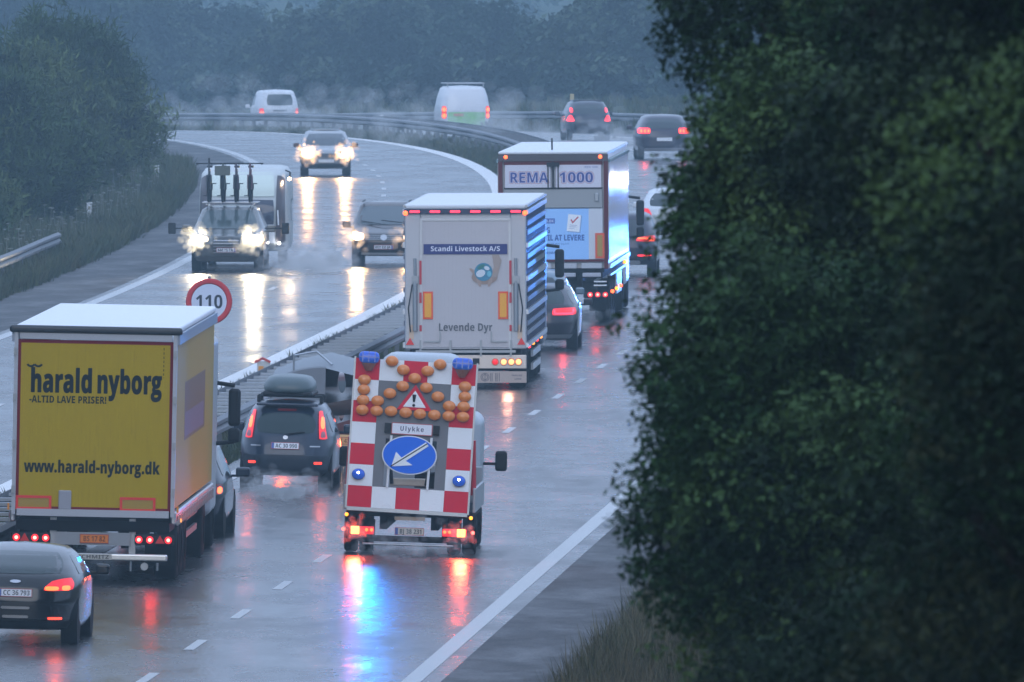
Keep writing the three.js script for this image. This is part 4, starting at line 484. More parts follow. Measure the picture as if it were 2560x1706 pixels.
  for (const s of [-1, 1]) {
    const q = part(t, 'marker_plate', box(0.21, 0.58, 0.02, s * 0.79, 1.76, 0.06), mat([0.9, 0.09, 0.02], 0.35)); part(q, 'marker_field', box(0.14, 0.5, 0.01, s * 0.79, 1.76, 0.074), mat([0.95, 0.42, 0.02], 0.35));
    for (const [y, h] of [[2.45, 0.5], [1.92, 0.22], [1.28, 0.13]]) part(t, 'red_strip', box(0.05, h, 0.01, s * 0.945, y, 0.062), redFilm);
    const ram = part(t, 'lift_ram', merge([cyl(0.05, 0.05, 1.05, s * 1.06, 1.75, 0.07), cyl(0.03, 0.03, 0.6, s * 1.06, 2.45, 0.07), box(0.14, 0.16, 0.1, s * 1.06, 2.3, 0.06)]), galv);
    part(ram, 'hose', merge([bar([s * 1.12, 2.2, 0.07], [s * 1.2, 1.7, 0.09], 0.014), bar([s * 1.2, 1.7, 0.09], [s * 1.16, 1.2, 0.07], 0.014)]), blackTrim);
    part(t, 'triangle_reflector', tri(s * 1.17, 0.98, 0.04, 0.1), mat([0.85, 0.03, 0.02], 0.25));
    part(t, 'warm_lamp', box(0.1, 0.3, 0.02, s * 1.14, 1.2, 0.03), mat([0.7, 0.5, 0.35], 0.3));
    part(t, 'gate_bracket', merge([box(0.34, 0.03, 0.03, s * 0.7, 1.0, 0.07), box(0.03, 0.22, 0.03, s * 0.54, 1.1, 0.07)]), galv);
  }
  for (const x of [-0.62, 0, 0.62]) part(t, 'red_strip', box(0.54, 0.055, 0.012, x, 0.945, 0.014), redFilm);
  part(t, 'step_bar', merge([box(2.1, 0.05, 0.08, 0, 0.79, 0.06), ...[-0.95, -0.32, 0.32, 0.95].map((x) => box(0.04, 0.34, 0.05, x, 0.86, 0.05))]), galv);
  part(t, 'lamp_panel', rbox(2 * W, 0.29, 0.1, 0.02, 0, 0.57, 0.0), mat([0.72, 0.62, 0.54], 0.3, { metal: 0.4 }));
  for (const s of [-1, 1]) [0.62, 0.8, 0.96, 1.11].forEach((x, i) => { const ring = part(t, 'tail_light', cyl(0.078, 0.078, 0.05, s * x, 0.57, 0.05, Math.PI / 2), mat([0.6, 0.2, 0.1], 0.2)); part(ring, 'bulb_light', dome(0.06, 0.03, s * x, 0.57, 0.075), i ? glow([1, 0.36, 0.14], 1.5, [0.5, 0.2, 0.05]) : redSoft); });
  spot(t, [1, 0.4, 0.25], 0.8, [0.9, 0.57, 0.2], [0.9, 0.1, 10], 1.1, 5);
  part(t, 'socket', box(0.14, 0.13, 0.03, 0.22, 0.58, 0.06), blackTrim);
  part(t, 'bumper_panel', plate(2 * W, 0.24, 0, 0.25, 0.02, 0, 0.06), printed(canvas(1024, 100, (x, w, h) => { x.fillStyle = '#b9a79c'; x.fillRect(0, 0, w, h); x.strokeStyle = '#47424a'; x.lineWidth = 5; const cx = w * 0.60; x.beginPath(); x.arc(cx + 60, 50, 34, 0, 7); x.stroke(); x.beginPath(); x.arc(cx + 60, 50, 22, 0, 7); x.stroke(); for (const d of [-20, -8, 60, 108, 120, 150, 162, 180]) { x.beginPath(); x.moveTo(cx + d, 14); x.lineTo(cx + d, 88); x.stroke(); } x.fillStyle = '#55505a'; fitText(x, 'TRAILER', w * 0.92, 36, 90, 14, FONT); fitText(x, 'LINE', w * 0.93, 66, 60, 14, FONT); }), 0.35));
  part(t, 'floor_frame', merge([box(2.3, 0.2, L - 0.4, 0, 0.74, -L / 2 - 0.2), box(1.8, 0.3, 8, 0, 0.5, -5)]), chassis);
  // the right and left sides: vented decks between posts
  for (const s of [1, -1]) {
    for (let d = 0; d < 5; d++) { const y = bot + 0.08 + d * 0.7;
      part(t, 'side_rail', box(0.07, 0.1, L, s * (W + 0.012), y, -L / 2), mat([0.62, 0.64, 0.68], 0.3, { metal: 1 })); if (d < 4) for (let k = 0; k < 2; k++) part(t, 'vent_slat', box(0.05, 0.1, L - 0.2, s * (W + 0.008), y + 0.26 + k * 0.2, -L / 2), mat([0.16, 0.17, 0.22], 0.32, { metal: 1 })); }
    for (let i = 0; i < 14; i++) part(t, 'side_post', box(0.08, top - bot, 0.07, s * (W - 0.03), (top + bot) / 2, -0.12 - i * 0.95), mat([0.12, 0.13, 0.2], 0.25, { metal: 0.8 }));
    part(t, 'edge_strip', box(0.05, 0.05, L, s * (W + 0.01), top + 0.06, -L / 2), steel);
    for (let i = 0; i < 4; i++) part(t, 'side_marker_light', dome(0.035, 0.02, s * (W + 0.02), 0.86, -1.2 - i * 2.6), i % 2 ? amberLit : redLit);
    part(t, 'side_guard', merge([box(0.05, 0.14, 5, s * (W - 0.06), 0.6, -8), box(0.05, 0.14, 5, s * (W - 0.06), 0.32, -8)]), alu);
  }
  axles(t, [-1.5, -2.9, -8.6], 1.22, 0.46); axles(t, [-11.4], 1.2, 0.46); tractor(t, -L, W, mat([0.12, 0.13, 0.16], 0.35), 3.3);
}

{ // the supermarket lorry
  const t = lorryAt('supermarket_lorry', 'white supermarket lorry with a pale blue poster on its tail lift', 'lorry', 463.5, 4.85, -0.006, 0.006);
  const W = 1.3, top = 4.02, bot = 1.3, L = 13.6, redF = mat([0.11, 0.008, 0.013], 0.4, { specularIntensity: 0.5 });
  part(t, 'box_body', box(2 * W - 0.04, top - bot, L, 0, (top + bot) / 2, -L / 2 - 0.06), mat([0.62, 0.63, 0.65], 0.3));
  part(t, 'roof', rbox(2 * W, 0.07, L + 0.04, 0.03, 0, top + 0.035, -L / 2), mat([0.72, 0.74, 0.76], 0.4));
  part(t, 'rear_frame', merge([box(0.10, top - bot, 0.12, -W + 0.05, (top + bot) / 2, 0.0), box(0.10, top - bot, 0.12, W - 0.05, (top + bot) / 2, 0.0)]), redF);
  part(t, 'head_panel', box(2 * W, 0.16, 0.13, 0, top - 0.08, 0.006), mat([0.07, 0.06, 0.065], 0.45)); part(t, 'head_strip', box(2 * W - 0.26, 0.09, 0.09, 0, top - 0.205, 0.0), redF);
  for (const s of [-1, 1]) { part(t, 'top_light', dome(0.045, 0.03, s * 1.12, top - 0.06, 0.075), redHot); spot(t, [1, 0.05, 0.05], 0.3, [s * 1.12, top - 0.06, 0.12], [s * 1.1, 1, 12], 1.2, 3); }
  const halves = [['REMA', -1], ['1000', 1]];
  for (const [txt, s] of halves) part(t, 'name_board', plate(1.08, 0.54, s * 0.6, 3.5, 0.05, 0, 0.03), printed(canvas(512, 256, (x, w, h) => { x.fillStyle = '#d4d2dc'; x.fillRect(0, 0, w, h); x.save(); x.lineJoin = 'round'; const cx = s < 0 ? w * 0.52 : w * 0.45, ww = s < 0 ? 440 : 390; x.font = 'bold 100px ' + FONT; x.textAlign = 'center'; const m = x.measureText(txt); x.translate(cx, 140); x.scale(ww / m.width, 1.6); x.strokeStyle = '#b06a7a'; x.lineWidth = 16; x.strokeText(txt, 0, 36); x.strokeStyle = '#d4d2dc'; x.lineWidth = 10; x.strokeText(txt, 0, 36); x.fillStyle = '#2e3f8f'; x.fillText(txt, 0, 36); x.restore(); if (s > 0) { x.fillStyle = '#8a92b4'; fitText(x, 'REX 500', w * 0.78, 26, 150, 24, FONT); } }), 0.4));
  part(t, 'lock_rod', merge([bar([0, 3.2, 0.09], [0, 3.85, 0.09], 0.02), bar([-0.12, 3.2, 0.08], [-0.12, 3.75, 0.08], 0.014), bar([0.12, 3.2, 0.08], [0.12, 3.75, 0.08], 0.014), box(0.3, 0.1, 0.06, 0, 3.78, 0.08)]), blackTrim);
  part(t, 'grey_band', rbox(2 * W - 0.27, 0.46, 0.05, 0.015, 0, 2.98, 0.03), mat([0.32, 0.33, 0.33], 0.45)); part(t, 'band_strip', box(2 * W - 0.27, 0.04, 0.07, 0, 3.215, 0.03), blackTrim);
  part(t, 'latch', rbox(0.1, 0.2, 0.05, 0.02, 1.03, 3.0, 0.07), galv);
  part(t, 'poster', plate(2.06, 1.2, -0.17, 2.13, 0.04, 0, 0.04), printed(canvas(1024, 620, (x, w, h) => {
    x.fillStyle = '#9ccbff'; x.fillRect(0, 0, w, h); x.fillStyle = '#3d62b4'; x.fillRect(w * 0.30, h * 0.19, w * 0.30, h * 0.10); x.fillStyle = '#cfe0f8'; fitText(x, 'REMA1000.DK', w * 0.45, h * 0.24, 280, 34, FONT);
    x.fillStyle = '#2a5aa6'; x.strokeStyle = '#2a5aa6'; const bold2 = (s, cx, cy, ww, hh) => { x.save(); x.font = 'bold 100px ' + FONT; x.textAlign = 'center'; const m = x.measureText(s); x.translate(cx, cy); x.scale(ww / m.width, hh / 72); x.lineWidth = 4; x.strokeText(s, 0, 36); x.fillText(s, 0, 36); x.restore(); }; bold2('BILLIGST OG', w * 0.36, h * 0.42, 380, 68); bold2('KLOGEST TIL AT LEVERE', w * 0.55, h * 0.57, 800, 68); fitText(x, 'vi er på vej til din butik', w * 0.55, h * 0.69, 440, 20, FONT, 'normal'); fitText(x, 'REMA 1000', w * 0.60, h * 0.87, 210, 30, FONT);
    x.save(); x.translate(w * 0.82, h * 0.29); x.rotate(0.1); x.fillStyle = '#7f9fd0'; x.fillRect(-66, -98, 152, 208); x.fillStyle = '#f1f4f8'; x.fillRect(-78, -108, 152, 208); x.strokeStyle = '#c02838'; x.lineWidth = 15; x.beginPath(); x.moveTo(-40, -44); x.lineTo(-16, -8); x.lineTo(42, -84); x.stroke(); x.fillStyle = '#9aa8c4'; for (let i = 0; i < 3; i++) x.fillRect(-50, 20 + i * 20, 90 - i * 14, 6); x.restore();
  }), 0.3));
  part(t, 'side_column', rbox(0.34, 1.2, 0.05, 0.01, 1.0, 2.13, 0.036), mat([0.62, 0.64, 0.68], 0.4));
  { const q = part(t, 'marker_plate', box(0.22, 0.6, 0.02, 1.1, 1.85, 0.075), mat([0.75, 0.10, 0.03], 0.35)); part(q, 'marker_field', box(0.12, 0.5, 0.01, 1.1, 1.85, 0.089), mat([0.42, 0.27, 0.05], 0.35)); }
  part(t, 'red_sill', box(2 * W - 0.1, 0.05, 0.1, 0, 1.5, 0.03), redF);
  for (const x of [-0.88, -0.3, 0.3, 0.9]) part(t, 'lift_panel', rbox(0.5, 0.14, 0.06, 0.02, x, 1.38, 0.02), mat([0.48, 0.5, 0.54], 0.4)), part(t, 'lift_panel', rbox(0.44, 0.1, 0.06, 0.02, x, 1.16, 0.0), mat([0.42, 0.44, 0.5], 0.4));
  part(t, 'tail_lift_frame', merge([box(2.4, 0.1, 0.2, 0, 1.27, -0.1), box(0.14, 0.5, 0.3, -0.6, 0.95, -0.4), box(0.14, 0.5, 0.3, 0.6, 0.95, -0.4), box(2.0, 0.3, 0.5, 0, 0.85, -0.6)]), chassis);
  for (const s of [-1, 1]) { for (const y of [1.0, 0.91]) part(t, 'white_strip', box(0.3, 0.03, 0.012, s * 1.1, y, 0.0), whiteFilm); part(t, 'lamp_board', rbox(0.6, 0.15, 0.06, 0.03, s * 1.0, 0.68, -0.05), blackTrim); for (const x of [0.86, 1.04, 1.22]) roundLamp(t, s * x, 0.69, 0.0, 0.045, lampCore); spot(t, [1, 0.03, 0.03], 0.3, [s * 1.0, 0.68, 0.1], [s * 1.0, 0.1, 10], 1.2, 5);
    const side = part(t, 'side_panel', box(0.03, top - bot - 0.3, L, s * (W + 0.0), (top + bot) / 2 + 0.05, -L / 2 - 0.05), mat([0.62, 0.61, 0.62], 0.22, { metal: 0.3, clearcoat: 0.6, clearcoatRoughness: 0.1 })); for (let i = 0; i < 26; i++) part(side, 'rib', box(0.022, top - bot - 0.34, 0.08, s * (W + 0.016), (top + bot) / 2 + 0.05, -0.3 - i * 0.52), mat([0.6, 0.6, 0.62], 0.2, { metal: 0.4 }));
    part(t, 'roof_rail', box(0.05, 0.07, L, s * (W + 0.02), top - 0.16, -L / 2), mat([0.35, 0.55, 0.62], 0.15, { metal: 0.9 })); part(t, 'lower_rail', box(0.06, 0.09, L, s * (W + 0.02), bot + 0.06, -L / 2), steel);  // roof rail tinted cyan for the blue light it reflects
    part(t, 'side_skirt', merge([box(0.04, 0.5, 3.4, s * (W - 0.06), 0.8, -8.4), box(0.06, 0.05, 10, s * (W - 0.03), 1.12, -6.6)]), alu);
    for (let i = 0; i < 4; i++) part(t, 'side_marker_light', dome(0.045, 0.03, s * (W + 0.02), 0.72 + (i === 3 ? 0.5 : 0), -2.0 - i * 2.9), i % 2 ? amberLit : redHot); part(t, 'mudflap', box(0.4, 0.45, 0.02, s * 1.0, 0.5, -1.1), rubber); }
  part(t, 'floor_frame', merge([box(2.3, 0.2, L - 0.4, 0, 1.18, -L / 2), box(1.1, 0.3, L - 1, 0, 0.92, -L / 2)]), chassis);
  part(t, 'roof_aerial', bar([-0.1, top + 0.05, -2], [-0.1, top + 0.35, -2], 0.02), blackTrim);
  axles(t, [-2.4, -3.7, -5.0], 1.26, 0.48); axles(t, [-12, -15.6], 1.22, 0.5); tractor(t, -L - 0.1, W, mat([0.6, 0.61, 0.63], 0.35), 3.6);
}

// ---------- the warning truck with its big chequered board ----------
{
  const t = lorryAt('warning_truck', 'warning truck carrying a red and white chequered board with amber lamps and an arrow sign', 'truck', 320.5, 8.72, -0.012, -0.03);
  const bed = mat([0.36, 0.38, 0.4], 0.4, { metal: 0.3 });
  // flat bed, cab and running gear
  part(t, 'bed_frame', merge([box(2.06, 0.12, 4.0, 0, 0.68, -2.1), box(0.12, 0.22, 5.6, -0.42, 0.52, -3.0), box(0.12, 0.22, 5.6, 0.42, 0.52, -3.0)]), chassis);
  for (const s of [-1, 1]) part(t, 'bed_side', rbox(0.05, 0.4, 3.9, 0.015, s * 1.06, 0.92, -2.1), bed);
  part(t, 'headboard', rbox(2.1, 0.6, 0.06, 0.02, 0, 1.05, -4.1), bed);
  const cab = part(t, 'cab', rbox(2.0, 1.75, 1.9, 0.22, 0, 1.35, -5.2), mat([0.42, 0.46, 0.5], 0.35)); part(cab, 'cab_roof', rbox(1.3, 1.1, 1.7, 0.2, -0.05, 2.62, -5.0), mat([0.42, 0.46, 0.5], 0.35)); part(cab, 'rear_window', rbox(1.5, 0.5, 0.04, 0.02, 0, 1.8, -4.235), glassDark);
  for (const s of [1, -1]) { const m = part(t, 'door_mirror', rbox(0.2, 0.34, 0.12, 0.05, s * 1.3, 1.4, -5.6), blackTrim); part(m, 'mirror_arm', bar([s * 1.0, 1.35, -5.6], [s * 1.25, 1.35, -5.6], 0.025), blackTrim); }
  for (const s of [-1, 1]) { for (const x of [0.97, 0.72]) wheel(t, s * x, 0.33, -1.0, 0.33, 0.22, chassis); wheel(t, s * 0.9, 0.33, -5.3, 0.33, 0.22); }
  part(t, 'rear_beam', merge([rbox(1.96, 0.1, 0.12, 0.03, 0, 0.26, -0.06), box(0.1, 0.3, 0.1, -0.6, 0.42, -0.1), box(0.1, 0.3, 0.1, 0.6, 0.42, -0.1)]), chassis); part(t, 'tow_plate', box(0.5, 0.06, 0.05, 0.02, 0.6, 0.0), mat([0.3, 0.24, 0.18], 0.4, { metal: 0.6 })); part(t, 'crash_bar', rbox(1.5, 0.04, 0.06, 0.02, 0, 0.17, 0.02), galv);
  part(t, 'number_plate', plate(0.48, 0.125, 0.02, 0.39, 0.03, 0, 0.012), printed(plateTex('BJ 38 231', '#c9c2b4')));
  for (const s of [-1, 1]) {
    const lamp = part(t, 'tail_lamp', rbox(0.4, 0.13, 0.07, 0.02, s * 0.76, 0.39, 0.03), redSoft); part(lamp, 'bulb_light', rbox(0.14, 0.13, 0.03, 0.03, s * 0.87, 0.39, 0.075), glow([1, 0.28, 0.05], 4.5, [0.5, 0.1, 0.05])); part(lamp, 'bulb_light', merge([dome(0.028, 0.02, s * 0.68, 0.4, 0.07), dome(0.028, 0.02, s * 0.6, 0.4, 0.07)]), redHot);
    part(t, 'outline_light', merge([bar([s * 0.98, 0.42, 0.0], [s * 1.08, 0.42, 0.0], 0.015)]), blackTrim); part(t, 'outline_light', dome(0.03, 0.02, s * 1.06, 0.4, 0.03), glow([1, 0.08, 0.06], 4)); spot(t, [1, 0.07, 0.03], 5, [s * 0.87, 0.4, 0.2], [s * 0.87, 0.05, 10], 1.2, 6);
    part(t, 'side_marker_light', merge([dome(0.03, 0.02, s * 1.02, 0.64, -0.02)]), amberLit);
  }
  // the board: seven rows of five squares around a grey field, leaning forward a little
  const B = new THREE.Group(); B.name = 'board'; B.position.set(-0.03, 0.745, 0.03); B.rotation.set(-0.10, 0, -0.03); t.add(B);
  const cw = 0.396, ch = 0.349, red = mat([0.72, 0.012, 0.04], 0.5, { specularIntensity: 0.4 }), wht = mat([0.88, 0.9, 0.92], 0.45), gry = mat([0.17, 0.17, 0.18], 0.55);
  const sheet = new THREE.Shape(); sheet.moveTo(-cw * 1.5, ch); sheet.lineTo(cw * 1.5, ch); sheet.lineTo(cw * 1.5, ch * 6); sheet.lineTo(-cw * 1.5, ch * 6); sheet.closePath(); const hole = new THREE.Path(); hole.moveTo(-0.42, ch + 0.02); hole.lineTo(-0.42, 1.15); hole.lineTo(0.42, 1.15); hole.lineTo(0.42, ch + 0.02); hole.closePath(); sheet.holes.push(hole);
  part(B, 'grey_field', new THREE.ExtrudeGeometry(sheet, { depth: 0.03, bevelEnabled: false }), gry);
  for (let j = 0; j < 7; j++) for (let i = 0; i < 5; i++) if (j === 0 || j === 6 || i === 0 || i === 4) part(B, 'square_panel', box(cw - 0.003, ch - 0.003, 0.032, (i - 2) * cw, (j + 0.5) * ch, 0.015), (i + j) % 2 ? wht : red);
  part(B, 'board_frame', merge([box(0.03, 7 * ch + 0.05, 0.05, -2.5 * cw - 0.014, 3.5 * ch, 0.005), box(0.03, 7 * ch + 0.05, 0.05, 2.5 * cw + 0.014, 3.5 * ch, 0.005), box(5 * cw, 0.06, 0.3, 0, -0.032, -0.1)]), galv);
  const amber = mat([0.8, 0.24, 0.035], 0.3, { clearcoat: 0.5 }), px = (x, y) => [(x - (150 - (y - 95) * 0.0755) - 535) / 542.8, (1428 - (y - 0.026 * (x - 100))) / 542.8];
  const spots = [[467, 125], [567, 200], [668, 272], [783, 203], [895, 140], [560, 345], [445, 413], [770, 352], [872, 428], [220, 300], [213, 387], [205, 480], [335, 483], [197, 568], [325, 572], [453, 572], [583, 580], [710, 588], [838, 592], [967, 597], [972, 508], [1100, 508], [1112, 420], [1115, 330], [1093, 600]];
  for (const [x, y] of spots) { const [a, b] = px(x, y), l = part(B, 'amber_lamp', at(new THREE.CylinderGeometry(0.104, 0.104, 0.06, 24).scale(1, 1, 0.84), a, b, 0.06, Math.PI / 2), mat([0.25, 0.08, 0.03], 0.5)); const d = dome(0.106, 0.05, 0, 0, 0, 24); d.scale(1, 0.82, 1); part(l, 'lens', d.translate(a, b, 0.088), amber); }
  // triangle sign with exclamation mark
  const T = (r, z, d, m, nm, p) => { const s = new THREE.Shape(); for (let i = 0; i < 3; i++) { const a = Math.PI / 2 + i * 2.0944; s[i ? 'lineTo' : 'moveTo'](Math.cos(a) * r * 0.98, Math.sin(a) * r * 0.82); } s.closePath(); return part(p || B, nm, at(new THREE.ExtrudeGeometry(s, { depth: d, bevelEnabled: true, bevelSize: 0.012, bevelThickness: 0.004, bevelSegments: 2 }), px(665, 480)[0], px(665, 480)[1], z), m); };
  const ts = T(0.325, 0.04, 0.02, red, 'warning_triangle'), ti = T(0.205, 0.062, 0.008, wht, 'triangle_field', ts), [tx, ty] = px(660, 455);
  part(ts, 'exclamation_mark', merge([at(new THREE.CylinderGeometry(0.032, 0.018, 0.12, 12), tx, ty + 0.01, 0.075), at(new THREE.SphereGeometry(0.024, 12, 8), tx, ty - 0.105, 0.075)]), blackTrim);
  // the word plate and the arrow disc
  const [ux, uy] = px(638, 725); part(B, 'word_sign', plate(0.67, 0.19, ux, uy, 0.07, 0, 0.02), new THREE.MeshPhysicalMaterial({ roughness: 0.35, map: canvas(512, 144, (x, w, h) => { x.fillStyle = '#b23440'; x.fillRect(0, 0, w, h); x.fillStyle = '#e2e4ec'; x.fillRect(9, 9, w - 18, h - 18); x.fillStyle = '#3a3a5c'; x.font = 'bold 78px ' + FONT; x.textAlign = 'center'; x.letterSpacing = '9px'; x.fillText('Ulykke', w / 2 + 4, 98); }) }));
  for (const s of [-1, 1]) { part(B, 'sign_bracket', box(0.1, 0.16, 0.08, ux + s * 0.4, uy, 0.04), blackTrim); part(B, 'support_pole', bar([s * 0.33 - 0.02, ch * 0.98, 0.05], [s * 0.33 + 0.0, 1.2, 0.05], 0.022), white); part(B, 'cross_brace', bar([s * 0.36, 1.0, 0.0], [s * 0.28, 0.42, -0.1], 0.03), blackTrim); }
  const [ax, ay] = px(613, 958), blue = mat([0.02, 0.16, 0.60], 0.35);
  const disc = part(B, 'arrow_sign', at(new THREE.CylinderGeometry(0.452, 0.452, 0.03, 56), 0, 0, 0, Math.PI / 2).scale(1, 0.71, 1).translate(ax, ay, 0.09), mat([0.72, 0.74, 0.78], 0.35)); part(disc, 'blue_field', at(new THREE.CylinderGeometry(0.432, 0.432, 0.03, 56), 0, 0, 0, Math.PI / 2).scale(1, 0.70, 1).translate(ax, ay, 0.096), mat([0.008, 0.15, 0.78], 0.45, { specularIntensity: 0.5 }));
  { const s = new THREE.Shape(), q = [[450, 1063], [495, 932], [543, 982], [762, 838], [785, 872], [580, 1010], [640, 1046]]; q.forEach(([x, y], i) => { const [a, b] = px(x, y); s[i ? 'lineTo' : 'moveTo'](a, b); }); s.closePath(); part(disc, 'arrow', new THREE.ExtrudeGeometry(s, { depth: 0.008, bevelEnabled: false }).translate(0, 0, 0.112), wht); const [p0, p1] = [px(445, 1062), px(775, 850)]; part(disc, 'fold_line', bar([...p0, 0.121], [...p1, 0.121], 0.009), blackTrim); }
  part(t, 'cross_bar', rbox(0.64, 0.13, 0.1, 0.03, -0.02, 1.19, -0.2), mat([0.5, 0.44, 0.36], 0.5)); part(t, 'tool_box', rbox(0.5, 0.3, 0.3, 0.04, 0.3, 1.2, -0.8), blackTrim);
  for (const s of [-1, 1]) part(t, 'red_strut', bar([s * 1.03, 1.0, -0.5], [s * 1.0, 1.9, -0.42], 0.05), redFilm);
  // blue lamps: two big beacons on the top corners, two small ones low on the sides
  const bl = mat([0.015, 0.06, 0.42], 0.2, { clearcoat: 1 }), blueGlow = glow([0.05, 0.25, 1], 0.1, [0.02, 0.07, 0.5]);
  for (const [x, y] of [[265, 105], [1097, 135]]) { const [a, b] = px(x, y), bc = part(B, 'beacon', rbox(0.34, 0.19, 0.2, 0.08, a, b + 0.01, 0.12), blueGlow); part(bc, 'beacon_rib', merge([-0.1, 0, 0.1].map((d) => box(0.012, 0.17, 0.2, a + d, b + 0.01, 0.126)).concat([box(0.32, 0.012, 0.2, a, b + 0.01, 0.126)])), bl); part(bc, 'beacon_foot', cyl(0.12, 0.05, 0.12, a, b - 0.15, 0.1), mat([0.3, 0.12, 0.08], 0.4)); }
  for (const [x, y] of [[155, 1140], [1050, 1172]]) { const [a, b] = px(x, y), l = part(B, 'blue_lamp', at(new THREE.CylinderGeometry(0.108, 0.108, 0.05, 24).scale(1, 1, 0.85), a, b, 0.05, Math.PI / 2), blackTrim); const d = dome(0.106, 0.06, 0, 0, 0, 24); d.scale(1, 0.84, 1); part(l, 'lens', d.translate(a, b, 0.075), blueGlow); part(l, 'bulb_light', dome(0.018, 0.012, a, b + 0.02, 0.132, 10), whiteSpot); }  // the small white dome is a lens highlight put in as a glow
  // their flashes fall on the wet road behind the truck
  spot(t, [0, 0.24, 1], 5, [-0.66, 1.3, 0.5], [-0.6, -1.0, 40], 0.35, 6);
  spot(t, [0, 0.24, 1], 7, [-0.58, 3.1, 0.5], [-0.55, -1.0, 46], 0.3, 8);
}

// ---------- the boat on its trailer ahead of the small hatchback, and the car that tows it ----------
{
  const t = onRoad('boat_trailer', 'boat trailer with a lamp board, half hidden between the hatchback and the warning truck', 'trailer', 357, 5.3, 0.01, true);
  part(t, 'trailer_frame', merge([bar([-0.8, 0.5, -0.2], [-0.8, 0.5, -4.5], 0.05), bar([0.8, 0.5, -0.2], [0.8, 0.5, -4.5], 0.05), bar([-0.8, 0.5, -0.2], [0.8, 0.5, -0.2], 0.05), bar([-0.8, 0.5, -4.5], [0, 0.5, -6.6], 0.05), bar([0.8, 0.5, -4.5], [0, 0.5, -6.6], 0.05)]), galv);
  wheel(t, -0.95, 0.32, -2.2, 0.32, 0.2); wheel(t, 0.95, 0.32, -2.2, 0.32, 0.2);
  const lb = part(t, 'lamp_board', rbox(1.76, 0.24, 0.04, 0.01, 0, 0.62, 0.02), mat([0.75, 0.45, 0.2], 0.4)); part(lb, 'number_plate', plate(0.5, 0.13, 0.42, 0.63, 0.046, 0, 0.01), printed(plateTex('CK 42 07', '#e4a468', '#8a4a1c', false)));
  for (const s of [-1, 1]) { part(lb, 'tail_light', rbox(0.22, 0.2, 0.03, 0.01, s * 0.74, 0.62, 0.05), redHot); part(lb, 'amber_light', rbox(0.1, 0.18, 0.03, 0.01, s * 0.56, 0.62, 0.05), amberLit); spot(t, [1, 0.12, 0.04], 1.2, [s * 0.74, 0.62, 0.2], [s * 0.74, 0.1, 10], 1.1, 5); part(t, 'guide_pole', merge([bar([s * 0.72, 0.5, 0], [s * 0.72, 1.15, 0], 0.022)]), mat([0.7, 0.5, 0.35], 0.4)); }
  part(t, 'high_light', box(0.1, 0.1, 0.03, 0.86, 1.25, 0.0), redHot);
  const bp = V3(0, 0.55, 0).applyEuler(t.rotation).add(t.position), b = thing('boat', 'small boat with a brown hull under a grey cover, on the lamp board trailer', 'boat', bp.toArray()); b.rotation.copy(t.rotation);
  const hull = (w, y0, y1, dr) => { const P = [], I = [], nz = 14, na = 12; for (let i = 0; i <= nz; i++) { const u = i / nz, z = -0.2 - u * 5.6, ww = w * Math.min(1, 1.15 * (1 - Math.max(0, u - 0.35) ** 2 * 2.2)); for (let j = 0; j <= na; j++) { const a = j / na * Math.PI, q = Math.cos(a), s = Math.sin(a) ** dr; P.push(q * ww, y0 + (y1 - y0) * (1 - s) + 0.25 * u * u, z); } } for (let i = 0; i < nz; i++) for (let j = 0; j < na; j++) { const k = i * (na + 1) + j; I.push(k, k + 1, k + na + 1, k + 1, k + na + 2, k + na + 1); } const c = P.length / 3; P.push(0, (y0 + y1) / 2, -0.2); for (let j = 0; j < na; j++) I.push(c, j + 1, j); const g = new THREE.BufferGeometry(); g.setAttribute('position', new THREE.Float32BufferAttribute(P, 3)); g.setIndex(I); g.computeVertexNormals(); return g; };
  const two = (rgb, r) => mat(rgb, r, { side: THREE.DoubleSide });
  part(b, 'hull', hull(0.98, 0.0, 0.62, 0.8), two([0.13, 0.03, 0.025], 0.35)); part(b, 'gunwale', hull(1.0, 0.52, 0.95, 0.6), two([0.075, 0.045, 0.035], 0.35));
  { const P = [], I = []; const n = 12; for (let i = 0; i <= n; i++) { const u = i / n, z = -0.15 - u * 5.4, w = 1.03 * Math.min(1, 1.15 * (1 - Math.max(0, u - 0.35) ** 2 * 2.2)), h = 0.72 + 0.35 * Math.sin(Math.PI * Math.min(1, u * 1.2 + 0.1)); for (const [q, y] of [[-1, -0.05], [-0.97, 0.02], [-0.5, 0.22], [0, 0.34], [0.5, 0.22], [0.97, 0.02], [1, -0.05]]) P.push(q * w, h + y + 0.22, z); } for (let i = 0; i < n; i++) for (let j = 0; j < 6; j++) { const k = i * 7 + j; I.push(k, k + 1, k + 7, k + 1, k + 8, k + 7); } const g = new THREE.BufferGeometry(); g.setAttribute('position', new THREE.Float32BufferAttribute(P, 3)); g.setIndex(I); g.computeVertexNormals(); part(b, 'cover', g, two([0.22, 0.24, 0.26], 0.6)); }
  part(b, 'cover_back', at(new THREE.CylinderGeometry(0.98, 1.03, 0.03, 24, 1, false, Math.PI, Math.PI), 0, 0.92, -0.14, Math.PI / 2).scale(1, 0.5, 1).translate(0, 0.45, 0), two([0.20, 0.21, 0.23], 0.6));
  part(b, 'mooring_rail', merge([bar([-0.6, 1.25, -0.4], [-0.6, 1.6, -0.4], 0.02), bar([-0.6, 1.6, -0.4], [-0.2, 1.68, -0.6], 0.02), bar([-0.2, 1.68, -0.6], [0.1, 1.45, -0.4], 0.02)]), steel);
